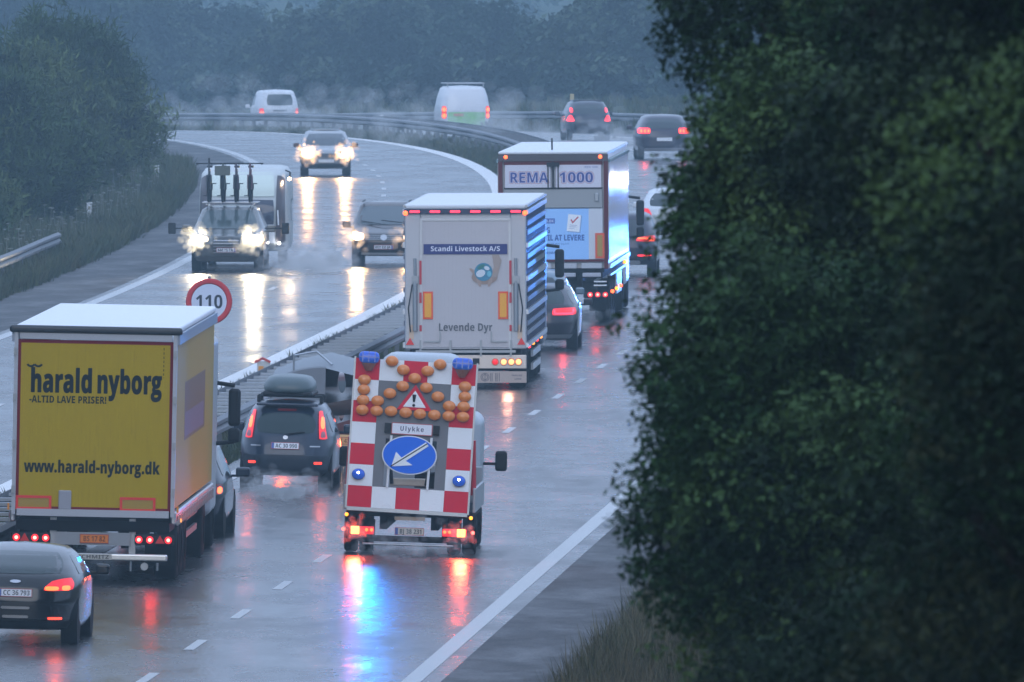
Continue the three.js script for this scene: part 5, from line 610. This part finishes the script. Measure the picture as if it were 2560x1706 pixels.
  const P = paintOf([0.06, 0.012, 0.014], 0.25), [c, F] = hatch({ name: 'dark_red_car', label: 'dark red car that tows the boat, barely showing past the boat', Z: 365.5, off: 5.4, len: 4.6, layers: [[0.28, 2.1, -2.15, 0.86], [0.42, 2.22, -2.25, 0.92], [0.75, 2.28, -2.28, 0.93], [1.0, 2.2, -1.35, 0.91], [1.3, 2.0, -0.85, 0.81], [1.55, 1.7, -0.2, 0.68], [1.6, 1.45, 0, 0.5]], paintM: P });
  part(c, 'rear_window', patch(F.rear, [0, 0, 1], [[-0.64, 1.05], [0.64, 1.05], [0.54, 1.46], [-0.54, 1.46]], { r: 0.4 }), glassDark); for (const s of [1, -1]) part(c, 'tail_lamp', patch(F.rear, [0, 0, 1], s > 0 ? rect(0.66, 0.75, 0.88, 0.98) : rect(-0.88, 0.75, -0.66, 0.98), { off: 0.02, r: 0.4 }), redLit);
  wheels(c, 0.92, 1.45, -1.4, 0.34); arches(c, F, 0.92, 1.45, -1.4, 0.34); mirrors(c, 0.92, 1.08, -0.8, P);
}

// ---------- an unseen rescue van behind the leaves, placed so its lamps streak the lorry sides ----------
{
  const P = paintOf([0.3, 0.32, 0.34], 0.3, 0), [t, F] = hatch({ name: 'unseen_rescue_van', label: 'grey rescue van unseen behind the right trees but for a white lamp, lighting the lorries', Z: 500, off: 9.0, len: 5.6, layers: [[0.3, 2.7, -2.6, 0.94], [0.45, 2.78, -2.78, 1.0], [1.1, 2.8, -2.8, 1.0], [1.3, 2.79, -2.1, 0.99], [2.0, 2.75, -1.5, 0.94], [2.3, 2.65, -1.1, 0.86], [2.4, 2.5, -1.0, 0.7]], paintM: P, nr: 8 });
  part(t, 'rear_window', patch(F.rear, [0, 0, 1], [[-0.7, 1.3], [0.7, 1.3], [0.64, 1.95], [-0.64, 1.95]], { r: 0.2 }), glassDark);
  for (const s of [-1, 1]) part(t, 'tail_lamp', patch(F.rear, [0, 0, 1], s > 0 ? rect(0.78, 0.8, 0.94, 1.2) : rect(-0.94, 0.8, -0.78, 1.2), { off: 0.02, r: 0.3 }), redLit);
  const bar_ = part(t, 'light_bar', rbox(1.7, 0.14, 0.3, 0.05, 0, 2.52, 2.0), blackTrim);
  for (const s of [-1, 1]) { part(bar_, 'unseen_blue_light', rbox(0.4, 0.15, 0.28, 0.05, s * 0.66, 2.53, 2.02), glow([0.05, 0.3, 1], 14, [0.02, 0.08, 0.5])); spot(t, [0.06, 0.26, 1], 18, [s * 0.66, 2.6, 2.35], [s * 0.66 - 14, -2, 80], 1.0, 8); }
  for (const y of [1.36, 0.9, 0.4]) { part(t, 'unseen_blue_light', rbox(0.16, 0.1, 0.06, 0.02, -0.72, y, 2.81), glow([0.05, 0.3, 1], 8, [0.02, 0.08, 0.5])); spot(t, [0.06, 0.26, 1], 85, [-0.72, y, 2.95], [-10, y + 1, 80], 0.5, 10); }  // low blue lamps, unseen, at heights that streak the livestock lorry side
  part(bar_, 'work_light', rbox(0.3, 0.13, 0.05, 0.02, -0.2, 2.53, 2.17), whiteHot); spot(t, [1, 0.93, 0.86], 22, [-0.9, 2.75, 2.4], [-14, -2, 80], 1.0, 8);
  wheels(t, 1.0, 1.7, -1.7, 0.35);
}

// ---------- spray thrown up by the wheels: faint drops in the air, a cloud at each vehicle that shows it; drops added at lamps stand for bloom ----------
{
  const glowDrop = new THREE.MeshPhysicalMaterial({ color: new THREE.Color().setRGB(0.9, 0.92, 0.94), roughness: 1, transmission: 0.9, thickness: 0, specularIntensity: 0, transparent: true, opacity: 0.03, depthWrite: false, side: THREE.DoubleSide }), drop = new THREE.IcosahedronGeometry(1, 1), mistOf = (opacity) => new THREE.MeshStandardMaterial({ color: new THREE.Color().setRGB(0.8, 0.83, 0.86), roughness: 1, transparent: true, opacity, depthWrite: false }), mist = mistOf(0.07), thin = mistOf(0.035);
  const cloud = (label, Z0, Z1, o0, o1, y0, y1, n, size, seed, m0 = mist) => { const m = new THREE.InstancedMesh(drop, m0, n), q = rng(seed), o = new THREE.Object3D(); for (let i = 0; i < n; i++) { const a = (q() + q() + q()) / 3, Z = lerp(Z0, Z1, q()), s = size * (0.5 + q()); o.position.set(...at3(Z, lerp(o0, o1, a), lerp(y0, y1, q() * q()))); o.scale.set(s * 1.3, s, s * 1.3); o.updateMatrix(); m.setMatrixAt(i, o.matrix); } m.name = numbered('spray'); tag(m, label, undefined, undefined, 'stuff'); scene.add(m); };
  cloud('pale spray behind the wheels of the dark blue hatchback', 343, 349, 3.8, 6.4, 0.02, 0.5, 300, 0.07, 201, thin);
  cloud('pale spray behind the large white van in the bend', 748, 762, 2.4, 7.8, 0, 1.2, 320, 0.14, 202, thin);
  cloud('pale spray behind the small white van in the bend', 852, 864, 6.4, 10.8, 0, 1.0, 240, 0.14, 203, thin);
  cloud('pale spray behind the far dark cars', 672, 747, 5.6, 10.2, 0, 1.1, 352, 0.14, 204, thin);
  cloud('pale spray beside the grey car and its caravan', 514, 528, -5.2, -2.2, 0, 0.8, 260, 0.13, 205);
  cloud('thin drops added behind the warning truck to catch its red lamp glow', 316.5, 320.2, 7.2, 10.3, 0.05, 0.9, 120, 0.06, 209, thin);
  cloud('pale spray under the supermarket lorry', 455, 462, 3.2, 6.6, 0, 0.6, 160, 0.1, 210, thin);
  cloud('thin mist over the road in the bend', 700, 900, -8, 14, 0, 2.4, 520, 0.3, 211, thin);
  const halo = (label, car, lamps, n, seed, to = -1, k0 = 1) => { car.updateMatrixWorld(true); const m = new THREE.InstancedMesh(drop, glowDrop, n * lamps.length), q = rng(seed), o = new THREE.Object3D(); let k = 0; for (const [x, y, z] of lamps) for (let i = 0; i < n; i++, k++) { const d = k0 * (0.7 + 2.4 * q()), a = q() * 6.283, b = 0.2 * k0 * Math.sqrt(-2 * Math.log(1 - 0.97 * q())); o.position.set(x + Math.cos(a) * b, y + Math.sin(a) * b * 0.9 + d * 0.02, z + to * d); car.localToWorld(o.position); o.scale.setScalar(k0 * (0.05 + 0.06 * q())); o.updateMatrix(); m.setMatrixAt(k, o.matrix); } m.name = numbered('spray'); tag(m, label, undefined, undefined, 'stuff'); scene.add(m); };  // drops around a lamp imitate its bloom
  const oncomers = Object.fromEntries(scene.children.filter((x) => /^(grey_suv|brown_people_carrier|silver_car|warning_truck)$/.test(x.name)).map((x) => [x.name, x]));
  halo('faint drops added for the glow around the headlamps of the silver car', oncomers.silver_car, [[-0.62, 0.77, -2.1], [0.62, 0.77, -2.1]], 110, 206);
  halo('faint drops added for the glow around the headlamps of the grey car', oncomers.grey_suv, [[-0.72, 0.87, -2.5], [0.72, 0.87, -2.5]], 100, 207);
  halo('faint drops added for the red glow around the warning truck tail lamps', oncomers.warning_truck, [[-0.87, 0.4, 0.1], [0.87, 0.4, 0.1]], 70, 212, 1, 0.55);
  halo('faint drops added for the glow around the headlamps of the brown car', oncomers.brown_people_carrier, [[-0.72, 0.77, -2.2], [0.72, 0.77, -2.2]], 70, 208);
}

// ---------- barriers, posts and signs ----------
function railGeo(off, dir, Z0, Z1, step = 4) { // a W-shaped steel rail, its face towards dir
  const prof = [[0, 0.42], [0.085, 0.47], [0.085, 0.53], [0.02, 0.585], [0.085, 0.64], [0.085, 0.70], [0, 0.75], [-0.012, 0.75], [-0.012, 0.42]];
  const P = [], I = [], n = Math.ceil((Z1 - Z0) / step), m = prof.length;
  for (let i = 0; i <= n; i++) { const Z = lerp(Z0, Z1, i / n); for (const [a, b] of prof) { const p = at3(Z, off + dir * a); P.push(p[0], (Math.abs(off) > 9.9 ? landH(Z, off) : roadH(Z, off)) + b, p[2]); } }
  for (let i = 0; i < n; i++) for (let j = 0; j < m; j++) { const a = i * m + j, b = i * m + (j + 1) % m, c = a + m, d = b + m; dir > 0 ? I.push(a, b, c, b, d, c) : I.push(a, c, b, b, c, d); }
  const g = new THREE.BufferGeometry(); g.setAttribute('position', new THREE.Float32BufferAttribute(P, 3)); g.setIndex(I); const q = g.toNonIndexed(); q.computeVertexNormals(); return q;
}
const barSteel = mat([0.42, 0.44, 0.47], 0.5, { metal: 0.2 }), railSteel = mat([0.15, 0.16, 0.18], 0.55, { metal: 0.5 });
const postGeo = box(0.1, 0.85, 0.06, 0, 0.3, 0), crossGeo = box(1.02, 0.05, 0.2), blockGeo = box(0.16, 0.2, 0.1);
{
  const t = thing('median_barrier', 'steel median barrier, two rails joined by many cross bars, between the carriageways', 'crash barrier');
  part(t, 'rail', railGeo(2.85, 1, 250, 960), railSteel); part(t, 'rail', railGeo(1.72, -1, 250, 960), railSteel);
  const far = [];
  for (let Z = 262, i = 0; Z < 950; Z += 2.3, i++) {
    const p = at3(Z, 2.28, 0.68);
    if (Z < 640) { part(t, 'cross_bar', crossGeo, barSteel).position.set(...p); if (i % 2 === 0) for (const o of [2.75, 1.82]) part(t, 'post', postGeo, railSteel).position.set(...at3(Z, o)); }
    else { far.push(crossGeo.clone().translate(...p)); if (i % 2 === 0) for (const o of [2.75, 1.82]) far.push(postGeo.clone().translate(...at3(Z, o))); }
  }
  part(t, 'far_posts_and_bars', merge(far), railSteel).userData.kind = 'stuff';
}
function guardRail(label, off, dir, Z0, Z1) {
  const t = thing('guard_rail', label, 'crash barrier'); part(t, 'rail', railGeo(off, dir, Z0, Z1), railSteel);
  for (let Z = Z0 + 1; Z < Z1; Z += 4) part(t, 'post', postGeo, railSteel).position.set(M(Z) + off - dir * 0.06, landH(Z, off), -Z);
}
guardRail('steel guard rail ending in the weeds at the left edge, below the bushes', -10.7, 1, 420, 526);
guardRail('low steel guard rail outside the bend, behind the far cars', 14.0, -1, 640, 900);
function markerPost(label, Z, off, w, h, onRoadSide) {
  const p = Math.abs(off) > 9.9 ? onLand(Z, off) : at3(Z, off), t = thing('marker_post', label, 'marker post', p, 0);
  part(t, 'post', rbox(w, h, w * 0.5, w * 0.2, 0, h / 2, 0), mat([0.66, 0.67, 0.68], 0.45)); part(t, 'reflector', rbox(w * 0.5, 0.1, 0.02, 0.01, 0, h * 0.78, w * 0.25), mat([0.3, 0.28, 0.2], 0.3)); part(t, 'cap', rbox(w * 1.1, 0.03, w * 0.6, 0.01, 0, h, 0), white);
}
markerPost('white marker post in the weeds in front of the left bushes', 567, -11.6, 0.15, 0.66);
markerPost('white marker post among weeds near the right end of the left bushes', 629, -11.0, 0.14, 0.66);
markerPost('broad white marker post on the median of the bend, left of the large van', 770, 3.25, 0.24, 0.66);
markerPost('faint small marker post on the far verge between the two white vans', 870, 13.8, 0.16, 0.66);
{ const t = thing('yellow_marker', 'small pale yellow marker on the far verge by the dark hatchback', 'marker post', onLand(825, 15.9)); part(t, 'post', rbox(0.08, 1.2, 0.06, 0.02, 0, 0.6, 0), galv); part(t, 'panel', rbox(0.17, 0.27, 0.05, 0.02, 0, 1.1, 0.03), mat([0.5, 0.4, 0.2], 0.45)); }
{ // marker box with a red roof
  const t = thing('median_marker', 'white marker with orange panel and red roof edge, beside the median barrier', 'marker post', at3(414, 0.85), 0);
  part(t, 'post', rbox(0.27, 0.5, 0.12, 0.02, 0.02, 0.25, 0), mat([0.6, 0.6, 0.58], 0.45)); part(t, 'panel', rbox(0.11, 0.2, 0.02, 0.005, -0.03, 0.3, 0.066), mat([0.8, 0.32, 0.04], 0.4)); part(t, 'roof_edge', merge([box(0.19, 0.05, 0.16, -0.075, 0.525, 0, 0, 0, 0.45), box(0.19, 0.05, 0.16, 0.085, 0.525, 0, 0, 0, -0.45)]), mat([0.6, 0.06, 0.05], 0.4));
}
{ // the speed limit sign
  const t = thing('speed_sign', 'round white speed limit sign with a red ring reading 110, behind the yellow lorry', 'road sign', at3(388, 1.32), 0), y = 2.4, r = 0.46;
  part(t, 'pole', cyl(0.035, 0.035, 2.9, 0, 1.45, -0.05), galv);
  const disc = part(t, 'sign_disc', cyl(r, r, 0.03, 0, y, 0, Math.PI / 2, 0, 0, 48), mat([0.35, 0.36, 0.38], 0.4, { metal: 0.6 }));
  part(disc, 'red_ring', at(new THREE.TorusGeometry(r - 0.055, 0.055, 6, 56).scale(1, 1, 0.12), 0, y, 0.018), mat([0.58, 0.03, 0.04], 0.4));
  part(disc, 'sign_face', at(new THREE.CircleGeometry(r - 0.09, 48), 0, y, 0.017), new THREE.MeshStandardMaterial({ roughness: 0.35, map: canvas(256, 256, (x, w, h) => { x.fillStyle = '#d4daea'; x.fillRect(0, 0, w, h); x.fillStyle = '#1e2433'; fitText(x, '110', w / 2, h * 0.5, 190, 92, FONT); x.fillStyle = '#4a93a8'; x.fillRect(w * 0.45, h * 0.84, 12, 12); x.fillRect(w * 0.53, h * 0.84, 12, 12); }) }));
}

// ---------- trees ----------
function leafClump(n, len, wid, spread, seed, droop = 0.2) { // n folded leaves scattered about a twig
  const r = rng(seed), P = [], I = [];
  for (let i = 0; i < n; i++) {
    const c = V3((r() - 0.5) * 2, (r() - 0.5) * 1.6, (r() - 0.5) * 2).multiplyScalar(spread * (0.35 + 0.65 * r())), d = V3(r() - 0.5, (r() - 0.5) * 0.9 - droop, r() - 0.5).normalize(), u = V3(r() - 0.5, 0.6 + r() * 0.6, r() - 0.5).normalize(), s = d.clone().cross(u).normalize(), k = P.length / 3, L = len * (0.7 + 0.6 * r()), W = wid * (0.7 + 0.6 * r()), nrm = s.clone().cross(d).normalize();
    for (const p of [c, c.clone().addScaledVector(d, L * 0.5).addScaledVector(s, W / 2).addScaledVector(nrm, W * 0.15), c.clone().addScaledVector(d, L), c.clone().addScaledVector(d, L * 0.5).addScaledVector(s, -W / 2).addScaledVector(nrm, W * 0.15)]) P.push(p.x, p.y, p.z);
    I.push(k, k + 1, k + 2, k, k + 2, k + 3);
  }
  const g = new THREE.BufferGeometry(); g.setAttribute('position', new THREE.Float32BufferAttribute(P, 3)); g.setIndex(I); const q = g.toNonIndexed(); q.computeVertexNormals(); return q;
}
const leafMat = new THREE.MeshPhysicalMaterial({ color: 0xffffff, roughness: 0.65, specularIntensity: 0.35, side: THREE.DoubleSide }), bark = mat([0.05, 0.045, 0.04], 0.9);
const clumps = { near: leafClump(16, 0.046, 0.027, 0.10, 41), near_fine: leafClump(18, 0.036, 0.021, 0.085, 42), willow: leafClump(22, 0.30, 0.05, 0.36, 43, -0.25), broad: leafClump(20, 0.24, 0.17, 0.50, 44), far: leafClump(16, 0.4, 0.32, 0.8, 45) };
function tree(o) { // o: label, x, y, z, h height, r crown radius, low foot of the crown, kind, n clumps, seed, tones, lobes, size
  const { name = 'tree', label, category = 'tree', group, x, y, z, h, r, low = 0.25, kind, n, seed, tones, lobes = 16, size = [0.8, 1.25], lobe = 0.42 } = o, R = rng(seed), t = thing(name, label, category, [x, y, z], 0, group), limbs = [];
  const cy = h * (low + 1) / 2, ry = h * (1 - low) / 2, L = [];
  for (let i = 0; i < lobes; i++) { const a = R() * 6.283, v = -0.95 + 1.8 * ((i + R()) / lobes), q = Math.sqrt(Math.max(0, 1 - v * v)) * (0.45 + 0.4 * R()); L.push([Math.cos(a) * q * r, cy + v * ry * 0.78, Math.sin(a) * q * r, (lobe + 0.25 * R()) * Math.min(r, ry)]); }
  L.push([0, cy, 0, 0.55 * Math.min(r, ry)]);
  const trunk = new THREE.CylinderGeometry(0.03 * h ** 0.7, 0.055 * h ** 0.7, cy + ry * 0.3, 9); trunk.translate(0, (cy + ry * 0.3) / 2, 0); limbs.push(trunk);
  for (const [lx, ly, lz, lr] of L.slice(0, -1)) limbs.push(bar([0, Math.max(0.25 * h * low + 0.2, ly - 0.35 * h * (0.4 + 0.3 * R())), 0], [lx * 0.9, ly, lz * 0.9], 0.012 * h ** 0.6, 5));
  part(t, 'trunk', merge(limbs), bark);
  const m = new THREE.InstancedMesh(clumps[kind], leafMat, n), ob = new THREE.Object3D(), c = new THREE.Color(), total = L.reduce((s, l) => s + l[3] ** 2, 0); let k = 0;
  L.forEach(([lx, ly, lz, lr], li) => { const tone = tones[Math.floor(R() * tones.length)], cnt = li === L.length - 1 ? n - k : Math.min(n - k, Math.round(n * lr * lr / total));
    for (let i = 0; i < cnt; i++, k++) { const u = R() * 2 - 1, a = R() * 6.283, q = Math.sqrt(1 - u * u), d = lr * (0.45 + 0.62 * R() ** 0.6) * (R() < 0.06 ? 1.22 : 1); ob.position.set(lx + Math.cos(a) * q * d, Math.max(0.05, ly + u * d * 0.9), lz + Math.sin(a) * q * d); ob.rotation.set((R() - 0.5) * 1.2, R() * 6.283, (R() - 0.5) * 1.2); ob.scale.setScalar(lerp(size[0], size[1], R())); ob.updateMatrix(); m.setMatrixAt(k, ob.matrix); const f = 0.7 + 0.6 * R(); m.setColorAt(k, c.setRGB(tone[0] * f, tone[1] * f, tone[2] * f)); } });
  m.count = k; m.name = 'crown'; m.castShadow = m.receiveShadow = true; m.userData.kind = 'stuff'; t.add(m); return t;
}
const onL = (Z, off) => { const p = onLand(Z, off, -0.1); return { x: p[0], y: p[1], z: p[2] }; };
// the dark trees on the bank at the right, close to the bridge
const DARK = [[0.012, 0.038, 0.014], [0.019, 0.056, 0.018], [0.009, 0.027, 0.012], [0.030, 0.072, 0.021], [0.053, 0.105, 0.033], [0.075, 0.132, 0.042]], WARM = [[0.034, 0.046, 0.02], [0.026, 0.05, 0.022], [0.016, 0.036, 0.018]];
function bankTree(label, X, Z, top, low, r, o) { const off = X - M(Z), p = onL(Z, off), h = top - p.y; tree({ label, ...p, h, r, low: clamp((low - p.y) / h, 0, 0.8), kind: 'near', tones: DARK, size: [0.75, 1.25], ...o }); }
bankTree('dark leafy tree on the right bank, its sprays reaching over the hard shoulder', 1.9, 107, 9.75, 7.0, 1.24, { n: 13000, seed: 51, lobes: 44, lobe: 0.28 });
bankTree('tall dark tree at the right, highest one beside the far dark cars', 2.36, 116, 13.2, 9.0, 1.28, { n: 13000, seed: 52, lobes: 44, lobe: 0.24 });
bankTree('dark leafy tree at the right hiding the cars beside the supermarket lorry', 1.98, 112, 10.7, 8.6, 1.12, { n: 11000, seed: 57, lobes: 44, lobe: 0.24 });
bankTree('dark tree at the right edge of the picture, nearest the bridge', 2.5, 72, 11.4, 8.2, 1.28, { n: 9500, seed: 53, lobes: 44, lobe: 0.24, kind: 'near_fine', tones: [...DARK, ...WARM] });
bankTree('broad dark tree in the middle of the right bank, rust tinged leaves', 2.85, 88, 13.0, 8.4, 1.5, { n: 11000, seed: 54, lobes: 44, lobe: 0.24, tones: [...DARK, ...WARM] });
bankTree('low dark shrub under the right trees, above the dry grass', 1.95, 98, 8.4, 5.9, 1.05, { name: 'shrub', category: 'shrub', n: 7000, seed: 55, lobes: 30, lobe: 0.26, kind: 'near_fine', tones: [...DARK, WARM[2]] });
bankTree('dark shrub at the foot of the right bank in the lower right corner', 2.15, 78, 9.3, 6.6, 1.1, { name: 'shrub', category: 'shrub', n: 7500, seed: 56, lobes: 30, lobe: 0.26, kind: 'near_fine', tones: [...DARK, ...WARM] });
// bushes on the left verge
const BUSH = [[0.020, 0.046, 0.016], [0.040, 0.074, 0.022], [0.013, 0.032, 0.014], [0.078, 0.112, 0.036]];
for (const [label, Z, off, h, r, seed, n] of [['tall round dark bush, highest of the bushes at the left', 602, -13.9, 5.0, 2.6, 61, 2600], ['bush at the right end of the left bushes, beside the bend', 642, -14.2, 4.5, 2.1, 62, 2200], ['bush at the left edge of the picture, behind the lighter one', 578, -15.3, 4.6, 2.6, 63, 2200], ['lighter green bush in front of the tall round one at the left', 556, -13.9, 4.1, 2.3, 64, 2200], ['low bush above the end of the left guard rail', 532, -14.2, 3.3, 2.2, 65, 1800], ['small bush filling the corner of the left verge by the bend', 662, -13.6, 2.6, 1.6, 66, 1300]])
  tree({ name: 'bush', category: 'bush', label, ...onL(Z, off), h, r, low: 0.02, kind: 'willow', n, seed, tones: BUSH, lobes: 15, lobe: 0.5 });
// the hazy trees beyond the bend
const HAZY = [[0.006, 0.018, 0.014], [0.02, 0.042, 0.026], [0.05, 0.075, 0.045]];
const px2 = (u, Z) => (u - 1176.5) * Z / 45000;
const farTree = (label, u, Z, h, r, seed, n = 650, group) => { const X = px2(u, Z), off = X - M(Z), y = landH(Z, off) + smooth(Z, 1600, 2500) * 22 - 0.2; tree({ label, x: X, y, z: -Z, h, r, low: 0.05, kind: 'far', n, seed, tones: HAZY, lobes: 20, lobe: 0.3, size: [0.5, 1.0], group }); };
const ORD = ['first', 'second', 'third', 'fourth', 'fifth', 'sixth', 'seventh', 'eighth', 'ninth'];
const row = (label, group, list, seed) => list.sort((a, b) => a[0] - b[0]).forEach(([u, Z, h, r], i) => farTree(ORD[i] + ' from the left of the ' + label, u, Z, h, r, seed + i, 900, group));
row('hazy trees in the middle clump above the white vans', 'trees of the hazy middle clump', [[700, 975, 6.0, 2.6], [820, 990, 7.0, 2.9], [930, 965, 6.8, 2.7], [1020, 985, 7.2, 2.9], [1110, 960, 6.0, 2.5], [620, 1000, 4.8, 2.4], [1180, 985, 4.2, 2.2]], 71);
row('hazy trees in the right clump above the dark cars', 'trees of the hazy right clump', [[1290, 930, 5.2, 2.3], [1380, 915, 6.4, 2.6], [1470, 925, 7.0, 2.7], [1560, 905, 6.2, 2.5], [1660, 915, 6.6, 2.7]], 81);
row('pale hazy trees above and behind the left bushes', 'pale trees above the left bushes', [[60, 1060, 6.6, 2.7], [180, 1085, 7.0, 2.8], [290, 1040, 7.2, 2.3], [400, 1060, 6.2, 2.7], [510, 1075, 5.6, 2.8]], 91);
row('low hazy shrubs at the foot of the far trees', 'low shrubs below the far clumps', [[480, 1005, 2.8, 2.2], [560, 985, 2.6, 2.0], [760, 950, 2.8, 2.1], [880, 940, 2.6, 2.1], [990, 935, 2.8, 2.1], [1140, 925, 2.6, 2.0], [1230, 915, 2.8, 2.0], [1330, 900, 2.4, 1.9], [1430, 890, 2.4, 1.9]], 101);
scatter('woods', 'far woods that fade into the haze', clumps.far, leafMat, 3600, 111, (r) => { const Z = 1500 + 700 * r(), X = px2(-350 + 3100 * r(), Z), off = X - M(Z); return [X, landH(Z, off) + smooth(Z, 1600, 2500) * 22 + 5.5 * r() * (0.65 + 0.35 * Math.sin(X * 0.35) * Math.sin(X * 0.13 + 1)), -Z]; }, HAZY, [1.2, 2.2]);

// dense woods on both sides of the road by the bridge, out of view: they and the bridge are placed to darken the near haze and the queue
const shadeBelt = (label, side, seed, n, top) => scatter('woods', label, clumps.far, leafMat, n, seed, (r) => { const Z = side < 0 ? -500 + 830 * r() : -500 + 770 * r(), w = r(), X = side < 0 ? M(Z) - 14 - 16 * w : Math.max(M(Z) + 19, Z > 0 ? 5.2 : -99) + 16 * w, y = landH(Z, X - M(Z)); return [X, y + top * r() ** 0.8 * (1 - 0.25 * w), -Z]; }, DARK, [2.2, 4.0]);
shadeBelt('unseen tall woods left of the bridge, placed to darken haze and queue', -1, 121, 14000, 26); shadeBelt('unseen tall woods right of the bridge, placed to darken haze and queue', 1, 122, 12000, 19);
scatter('woods', 'unseen woods behind the bridge, placed to keep bright sky out of car reflections', clumps.far, leafMat, 8000, 123, (r) => { const X = -120 + 220 * r(); return [X, 24 * r() ** 0.8, 300 + 60 * r()]; }, DARK, [2.4, 4.2]);  // out of view, closes the sky gap mirrored in car bodies
{ const t = thing('bridge', 'unseen concrete road bridge under the viewpoint, also darkening the queue', 'bridge', [0, 0, 8]); const c = mat([0.28, 0.28, 0.27], 0.85);
  part(t, 'deck', box(120, 1.2, 9, -10, 9.8, 0), c); part(t, 'parapet', box(120, 0.9, 0.25, -10, 10.85, -4.3), c); part(t, 'parapet', box(120, 0.9, 0.25, -10, 10.85, 4.3), c); for (const x of [-36, -17, 4]) part(t, 'pier', box(1.0, 9.2, 6, x, 4.6, 0), c); }

renderer.render(scene, camera);
